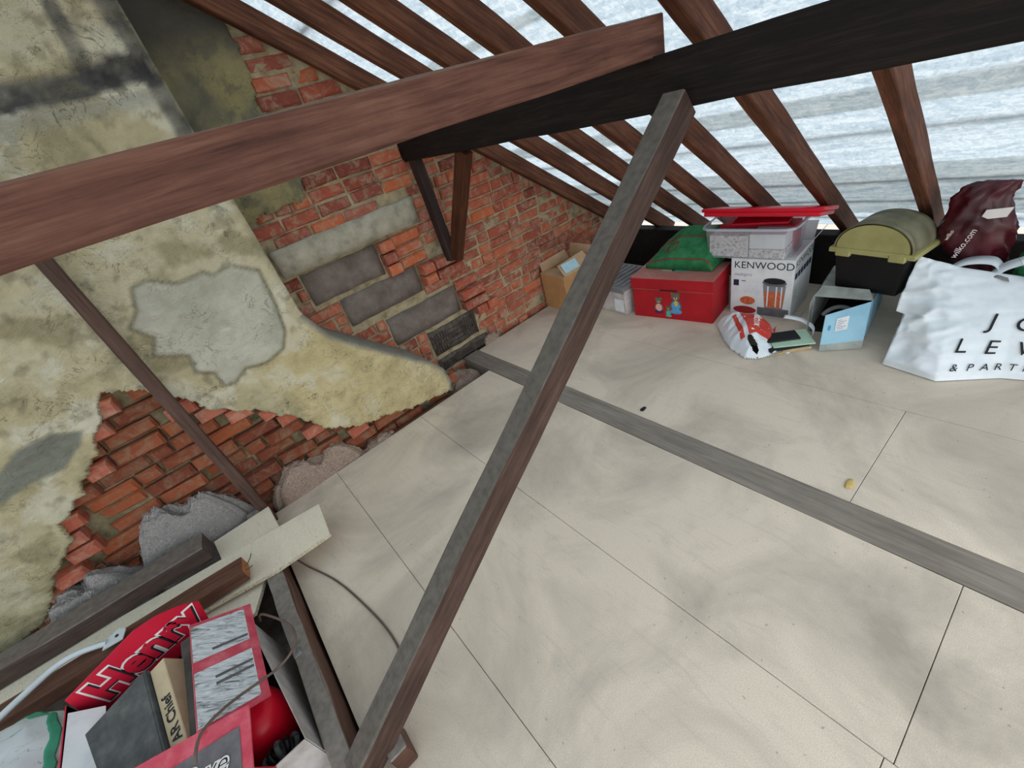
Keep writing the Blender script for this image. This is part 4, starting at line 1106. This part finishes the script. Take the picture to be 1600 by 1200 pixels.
for s, sz, org in (('wilko.com', .034, (-.128, .04, .385)), ('wilko', .022, (-.132, .085, .47))):
    lettering(s, sz, M_INKW, wb, org, (.0, -.30, .95), (-.1, .95, .30), lift=.004, shear=.1)
poly_print('print', [(0, 0), (.02, -.012), (.075, -.008), (.09, .03), (.01, .026)], M_INKW, wb, (-.118, .0, .575), (0, -1, .1), (.25, .1, 1), .003)

# slumped carrier bag with folders
sb = empty('carrier_bag', (2.25, 1.0, 0), math.radians(-57), 'slumped white and red carrier bag spilling folders before the blender carton', 'bag')
SBO = [(.085, .265), (-.05, .15), (-.121, .076), (-.185, -.045), (-.15, -.115), (-.07, -.16), (.02, -.13), (.10, -.08), (.17, -.03), (.205, .06), (.195, .16), (.15, .245)]
def SBz(x, y):
    d = pdist(x, y, SBO); h = .125 * min(1.0, d / .105) ** .55
    h *= 1 - .45 * sstep(.02, -.14, y)
    c = 1 - 2 * abs(fbm(x * 7 + y * 3, y * 7, 5.5, 3)); c2 = 1 - 2 * abs(fbm(x * 19, y * 19 + x * 6, 2.2, 2))
    return max(.003, h + (.012 * c + .006 * c2 - .006) * min(1, d / .04))
def build_sb():
    n = 84; vs, fs = [], []; idx = {}
    def V(i, j):
        if (i, j) not in idx:
            x, y = -.20 + .42 * i / n, -.18 + .46 * j / n
            idx[(i, j)] = len(vs); vs.append((x, y, SBz(x, y) if pip(x, y, SBO) else .003))
        return idx[(i, j)]
    for i in range(n):
        for j in range(n):
            x, y = -.20 + .42 * (i + .5) / n, -.18 + .46 * (j + .5) / n
            if not pip(x, y, SBO): continue
            a, b = (x + .118) * .80 + (y + .052) * -.60, (x + .118) * .60 + (y + .052) * .80
            if (b / .050) ** 2 + (a / .018) ** 2 < 1: continue      # torn handle hole
            fs.append((V(i, j), V(i + 1, j), V(i + 1, j + 1), V(i, j + 1)))
    return mesh('bag_sheet', vs, fs, M_WHITEBAG, sb, True)
sbs = build_sb()
sb.rotation_euler = (0, 0, 0)
def sb_patch(name, quad, mat, lift=.002, n=14):
    q = [Vector((*p, 0)) for p in quad]; vs, fs = [], []
    for i in range(n + 1):
        for j in range(n + 1):
            p = q[0].lerp(q[1], i / n).lerp(q[3].lerp(q[2], i / n), j / n); vs.append((p.x, p.y, SBz(p.x, p.y) + lift))
    for i in range(n):
        for j in range(n): a = i * (n + 1) + j; fs.append((a, a + n + 1, a + n + 2, a + 1))
    mesh(name, vs, fs, mat, sbs, True)
sb_patch('print_panel', [(-.085, -.015), (-.02, -.105), (.16, -.055), (.09, .125)], M_BAGRED)
sb_patch('print_stripe', [(-.108, .02), (-.098, .0), (.075, .142), (.065, .160)], M_BAGRED)
sb_patch('print_stripe', [(.045, -.095), (.055, -.085), (.175, -.005), (.165, -.018)], M_INKW, .0026)
me = text_mesh('Mtox', .060, shear=.1, offset=.001); bm = bmesh.new(); bm.from_mesh(me); bmesh.ops.triangulate(bm, faces=bm.faces[:])
bmesh.ops.subdivide_edges(bm, edges=[e for e in bm.edges if e.calc_length() > .012], cuts=2, use_grid_fill=True)
for v in bm.verts:
    a, b = v.co.x, v.co.y; x_, y_ = .125 - a * .93 - b * .35, .045 - a * .40 - b * .93 + .03
    x_, y_ = .095 - a * .90 + b * .42, .045 - a * .42 - b * .90
    v.co = Vector((x_, y_, SBz(x_, y_) + .004))
frombm('lettering', bm, M_INKW, sbs)
mesh('shade_sheet', [(-.16, -.10, .012), (-.06, -.12, .012), (-.06, .02, .02), (-.16, .0, .012)], [(0, 1, 2, 3)], M_DARKIN, sb)  # dark sheet below the handle hole, standing in for shade inside the bag
ribbon('mouth_rim', [(-.10, -.15, .02), (-.02, -.20, .018), (.07, -.255, .03), (.16, -.245, .055), (.20, -.17, .075), (.19, -.08, .085)], .022, M_WHITEBAG, sb, (.3, -.3, .9))
fl_defs = [(M_YELLOW, .002, .006, 'buff folder lowest in the slumped carrier bag', .02, .10, 0.05), (M_TAN, .0085, .012, 'tan envelope above the buff folder in the slumped bag', .03, .09, -.04), (M_INK, .021, .012, 'black binder in the mouth of the slumped carrier bag', .0, .085, .1), (M_MINT, .034, .008, 'mint green folder in the mouth of the slumped carrier bag', .06, .08, -.06), (M_INK, .043, .010, 'thin black document wallet topmost in the slumped carrier bag', .0, .05, -.02)]
for m, z, th, lab, dx, dy, rr in fl_defs:
    o = frombm('folder', box_bm(-.10, .10, -.085, .07, 0, th, .0015) if z < .04 else box_bm(-.10, .08, -.03, .06, 0, th, .0015), m)
    o.location = Vector((2.275 + dx * .5, .855 - dx * .4, z))
    o.rotation_euler = (0, 0, math.radians(-48) + rr); tag(o, lab, 'folder', 'folders in the slumped carrier bag')
crumb = blob('paper_scrap', (2.21, .80, 0.0), (.010, .010, .004), M_WHITEP, 'tiny white paper scrap on the floor beside the slumped bag', 'scrap', 2)
leaf = blob('dry_leaf', (1.45, .26, 0.0), (.026, .012, .003), M_YELLOW, 'pale yellow dry leaf on a floor joint in the foreground', 'leaf', 6)
leaf2 = blob('debris', (1.42, 1.17, 0.0), (.018, .010, .003), M_INK, 'small dark scrap on the floor right of the strut', 'scrap', 8)

# ================================================================== STORED THINGS, LEFT FOREGROUND
vb = empty('vacuum_carton', (-.708, 1.24, -.12), 0, 'open red vacuum cleaner carton with lettered flap, left foreground', 'box')
X0, X1, Y0, Y1, ZB, ZR = -.975, -.445, .955, 1.53, -.118, .205
def vp(x, y, z): return Vector((x + .708, y - 1.24, z + .12))
def vpanel(name, pts, th, mat): return panel(name, [vp(*p) for p in pts], th, mat, vb)
X2 = -.512
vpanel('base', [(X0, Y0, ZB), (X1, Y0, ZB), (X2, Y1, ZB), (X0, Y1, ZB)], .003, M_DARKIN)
# walls: outside face and white inside lining
def wallpair(name, p, q, zr0, zr1, mo, mi, out):
    p, q = Vector((*p, 0)), Vector((*q, 0)); n = Vector((*out, 0)) * .003
    a = [(p.x + n.x, p.y + n.y, ZB), (q.x + n.x, q.y + n.y, ZB), (q.x + n.x, q.y + n.y, zr1), (p.x + n.x, p.y + n.y, zr0)]
    vpanel(name, a, .003, mo); b = [(p.x, p.y, ZB), (p.x, p.y, zr0 - .002), (q.x, q.y, zr1 - .002), (q.x, q.y, ZB)]
    vpanel(name + '_lining', b, .002, mi)
wallpair('front_side', (X0, Y0), (X1, Y0), ZR, ZR, M_GREYP2, M_WHITEP, (0, -1))
wallpair('right_side', (X1, Y0), (X2, Y1), ZR, ZR, M_GREYP2, M_WHITEP, (1, 0))
wallpair('back_side', (X2, Y1), (X0, Y1), .25, .25, M_RED, M_WHITEP, (0, 1))
wallpair('left_side', (X0, Y1), (X0, Y0), .36, .33, M_RED, M_WHITEP, (-1, 0))
# tall lettered back flap
bf = [(-.975, .25), (-.60, .25), (-.585, .30), (-.562, .40), (-.61, .432), (-.667, .45), (-.73, .452), (-.82, .425), (-.963, .382)]
bfl = vpanel('back_flap', [(x, Y1 - .006, z) for x, z in bf], .004, M_RED)
def back_txt(mat, off, lift, dx=0, dz=0):
    lettering('Henry', .132, mat, bfl, vp(-.915 + dx, Y1 - .006, .285 + dz), (1, 0, .16), (0, 0, 1), offset=off, lift=lift)
back_txt(M_INKW, .0125, .0010); back_txt(M_INK, .0075, .0018, .002, -.002); back_txt(M_RED, .0045, .0026, -.001, .001)
# grubby right flap, hinged on the right side and lifted
RF = [Vector((-.468, 1.520, .256)), Vector((-.595, 1.44, .402)), Vector((-.605, 1.035, .402)), Vector((-.478, 1.115, .256))]
sfl = vpanel('side_flap', [tuple(p) for p in RF], .005, M_REDIN)
def rfq(a0, a1, b0, b1, lift=.002):
    """a across (hinge to free edge), b from back to front"""
    f_ = lambda a, b: (RF[0].lerp(RF[1], a)).lerp(RF[3].lerp(RF[2], a), b)
    n = (RF[1] - RF[0]).cross(RF[3] - RF[0]).normalized() * lift
    return [vp(*(f_(a, b) + n)) for a, b in ((a0, b0), (a1, b0), (a1, b1), (a0, b1))]
for b0, b1 in ((.04, .40), (.50, .95)): mesh('white_panel', rfq(.14, .995, b0, b1), [(0, 1, 2, 3)], M_GRUBBY, sfl)
for b0, b1 in ((.33, .355), (.60, .625), (.66, .685)): mesh('scuff', rfq(.16, .72, b0, b1, .003), [(0, 1, 2, 3)], M_GREYPRINT, sfl)
# front flap with lettered band
FF = [Vector((X0 + .02, .88, .36)), Vector((-.515, .88, .36)), Vector((-.487, 1.03, .382)), Vector((-.955, 1.16, .401))]
vpanel('front_upper', [(X0 + .02, Y0 - .004, .20), (-.53, Y0 - .004, .20), (-.515, .88, .359), (X0 + .02, .88, .359)], .004, M_RED)
vpanel('left_flap', [(-.971, 1.50, .355), (-.971, .98, .335), (-.885, 1.0, .29), (-.895, 1.47, .315)], .004, M_WHITEP)
ffl = vpanel('front_flap', [tuple(p) for p in FF], .005, M_REDIN)
n_ = (FF[1] - FF[0]).cross(FF[3] - FF[0]).normalized() * .002
fq = lambda a, b: FF[0].lerp(FF[1], a).lerp(FF[3].lerp(FF[2], a), b) + n_
mesh('dark_band', [vp(*fq(.0, .02)), vp(*fq(.945, .02)), vp(*fq(.945, .74)), vp(*fq(.0, .74))], [(0, 1, 2, 3)], M_GREYPRINT, ffl)
for mt, of, lf in ((M_INKW, .0035, .003), (M_INK, -.0005, .0036)):
    lettering('AutoSave', .060, mt, ffl, vp(*fq(.37, .46)), FF[2] - FF[3], FF[3] - FF[0], offset=of, lift=lf, shear=.2)
# things in the carton
fz = empty('box_file', (-.74, 1.40, .395), 0, 'charcoal hardback box file lying tilted in the red carton', 'file')
_ex = Vector((-.19, .0, -.06)).normalized(); _ey = Vector((.06, -.32, -.05)); _ey = (_ey - _ey.dot(_ex) * _ex).normalized(); _ez = _ex.cross(_ey)
if _ez.z < 0: _ez = -_ez
_mm = Matrix((_ex, _ey, _ez)).transposed().to_4x4(); _mm.translation = Vector((-.74, 1.40, .393)); fz.matrix_world = _mm
box('cover', (0, .27), (0, .335), (-.006, 0), M_FILE, fz, .002); box('cover', (0, .27), (0, .335), (-.062, -.056), M_FILE, fz, .002)
box('spine', (-.006, .0), (0, .335), (-.062, 0), M_FILE, fz, .002); box('pages', (.004, .262), (.006, .329), (-.056, -.006), M_TAN, fz, .0)
poly_print('torn_patch', [(.02, .26), (.045, .25), (.06, .285), (.05, .315), (.03, .32), (.015, .295)], M_ORANGE, fz, (0, 0, 0), (1, 0, 0), (0, 1, 0), .001 if (_ex.cross(_ey)).z > 0 else -.001)
tn = empty('game_box', (0, 0, 0), 0, 'tan lettered box edge beside the charcoal file in the red carton', 'box')
_mm2 = _mm.copy(); _mm2.translation = Vector((-.74, 1.40, .385)); tn.matrix_world = _mm2
box('body', (-.062, -.012), (.01, .35), (-.20, -.004), M_TAN, tn, .002)
lettering('AR Chief', .040, M_INK, tn, (-.052, .275, -.004), (0, -1, 0), (1, 0, 0), lift=.001, offset=.001)
dk = empty('folder', (-.645, 1.32, .10), 0, 'dark grey folder standing behind the tan box in the red carton', 'folder')
box('cover', (-.02, .012), (-.24, .16), (-.2, .235), M_FILE2, dk, .003)
dr = empty('vacuum_drum', (-.582, 1.17, -.113), 0, 'shiny red rounded drum with black base inside the red carton', 'vacuum')
def lathe(name, prof, mat, parent, n=36, smooth=True):
    vs, fs = [], []
    for r, z in prof:
        for i in range(n): a = 2 * math.pi * i / n; vs.append((r * math.cos(a), r * math.sin(a), z))
    for j in range(len(prof) - 1):
        for i in range(n): a, b = j * n + i, j * n + (i + 1) % n; fs.append((a, b, b + n, a + n))
    fs.append(tuple(range((len(prof) - 1) * n, len(prof) * n))); fs.append(tuple(reversed(range(n))))
    return mesh(name, vs, fs, mat, parent, smooth)
lathe('drum', [(.098, .10), (.10, .20), (.096, .27), (.08, .305), (.045, .325), (.004, .33)], M_REDLID, dr)
lathe('base', [(.095, 0), (.102, .02), (.102, .095), (.098, .10)], M_BLACK, dr)
hs = empty('vacuum_hose', (-.53, 1.02, -.10), 0, 'coiled black corrugated hose at the front of the red carton', 'hose')
for k in range(9):
    a = k / 8 * math.pi; c = Vector((.045 * math.cos(a), .0, .19 + .06 * math.sin(a)))
    tube('hose_ring', [c + Vector((.024 * math.cos(t) * math.cos(a), .024 * math.sin(t), .024 * math.cos(t) * math.sin(a))) for t in [2 * math.pi * q_ / 12 for q_ in range(13)]], .008, M_BLACK if k % 2 else M_FILE, hs)

# patterned bag in the bottom left corner
gbag = empty('patterned_bag', (-1.235, 1.50, -.118), 0, 'white plastic bag with green scribble print, bottom left corner', 'bag')
loft_bag('bag_sheet', [(0, 0, 0, .15, .22), (.12, 0, 0, .18, .26), (.28, 0, .02, .175, .25), (.36, -.01, .05, .15, .21), (.40, -.02, .06, .11, .16), (.425, -.03, .06, .06, .10), (.43, -.03, .06, .02, .03)], M_SCRIBBLE, gbag, amp=.012, seed=12)
loft_bag('green_band', [(.352, -.0085, .0475, .1575, .2205), (.37, -.012, .053, .143, .20)], M_GREENBAND, gbag, amp=.012, seed=12)
# bent white tube with its fixing ear
wp = empty('bent_tube', (-1.03, 1.88, .21), 0, 'white bent metal tube with flattened fixing ear on the brown timber', 'tube')
tube('tube', [(-.34, -.09, .04), (-.26, -.03, .035), (-.18, .015, .03), (-.11, .05, .03), (-.04, .045, .028), (.02, .015, .025), (.06, -.005, .02)], .0115, M_WPIPE, wp)
panel('ear', [(.045, -.03, .022), (.115, -.045, .024), (.125, .0, .024), (.10, .03, .024), (.055, .012, .022)], .004, M_WPIPE, wp)
lathe('screw_hole', [(.006, 0), (.006, .003)], M_INK, wp, 12).location = (.095, -.008, .0235)

# cables
cbl = tube('cable', [(-.36, 1.95, .135), (-.335, 1.88, .06), (-.31, 1.80, .008), (-.226, 1.63, .006), (-.181, 1.427, .006), (-.148, 1.25, .006), (-.141, 1.13, .006), (-.15, 1.06, .006), (-.19, .98, .03), (-.25, .93, .10), (-.32, .895, .135), (-.387, .844, .129), (-.42, .76, .128), (-.45, .60, .10)], .0042, M_CABLE)
tag(cbl, 'thin brown cable trailing across the chipboard to the foot of the strut', 'cable')
cb2 = tube('cable', [(-.50, 1.56, .12), (-.45, 1.44, .27), (-.41, 1.36, .30), (-.36, 1.27, .30), (-.345, 1.19, .30), (-.39, 1.14, .30), (-.45, 1.125, .315), (-.52, 1.10, .36), (-.56, 1.04, .42), (-.585, .99, .455), (-.60, .95, .43)], .004, M_CABLE)
tag(cb2, 'thin brown cable looping over the red carton', 'cable')
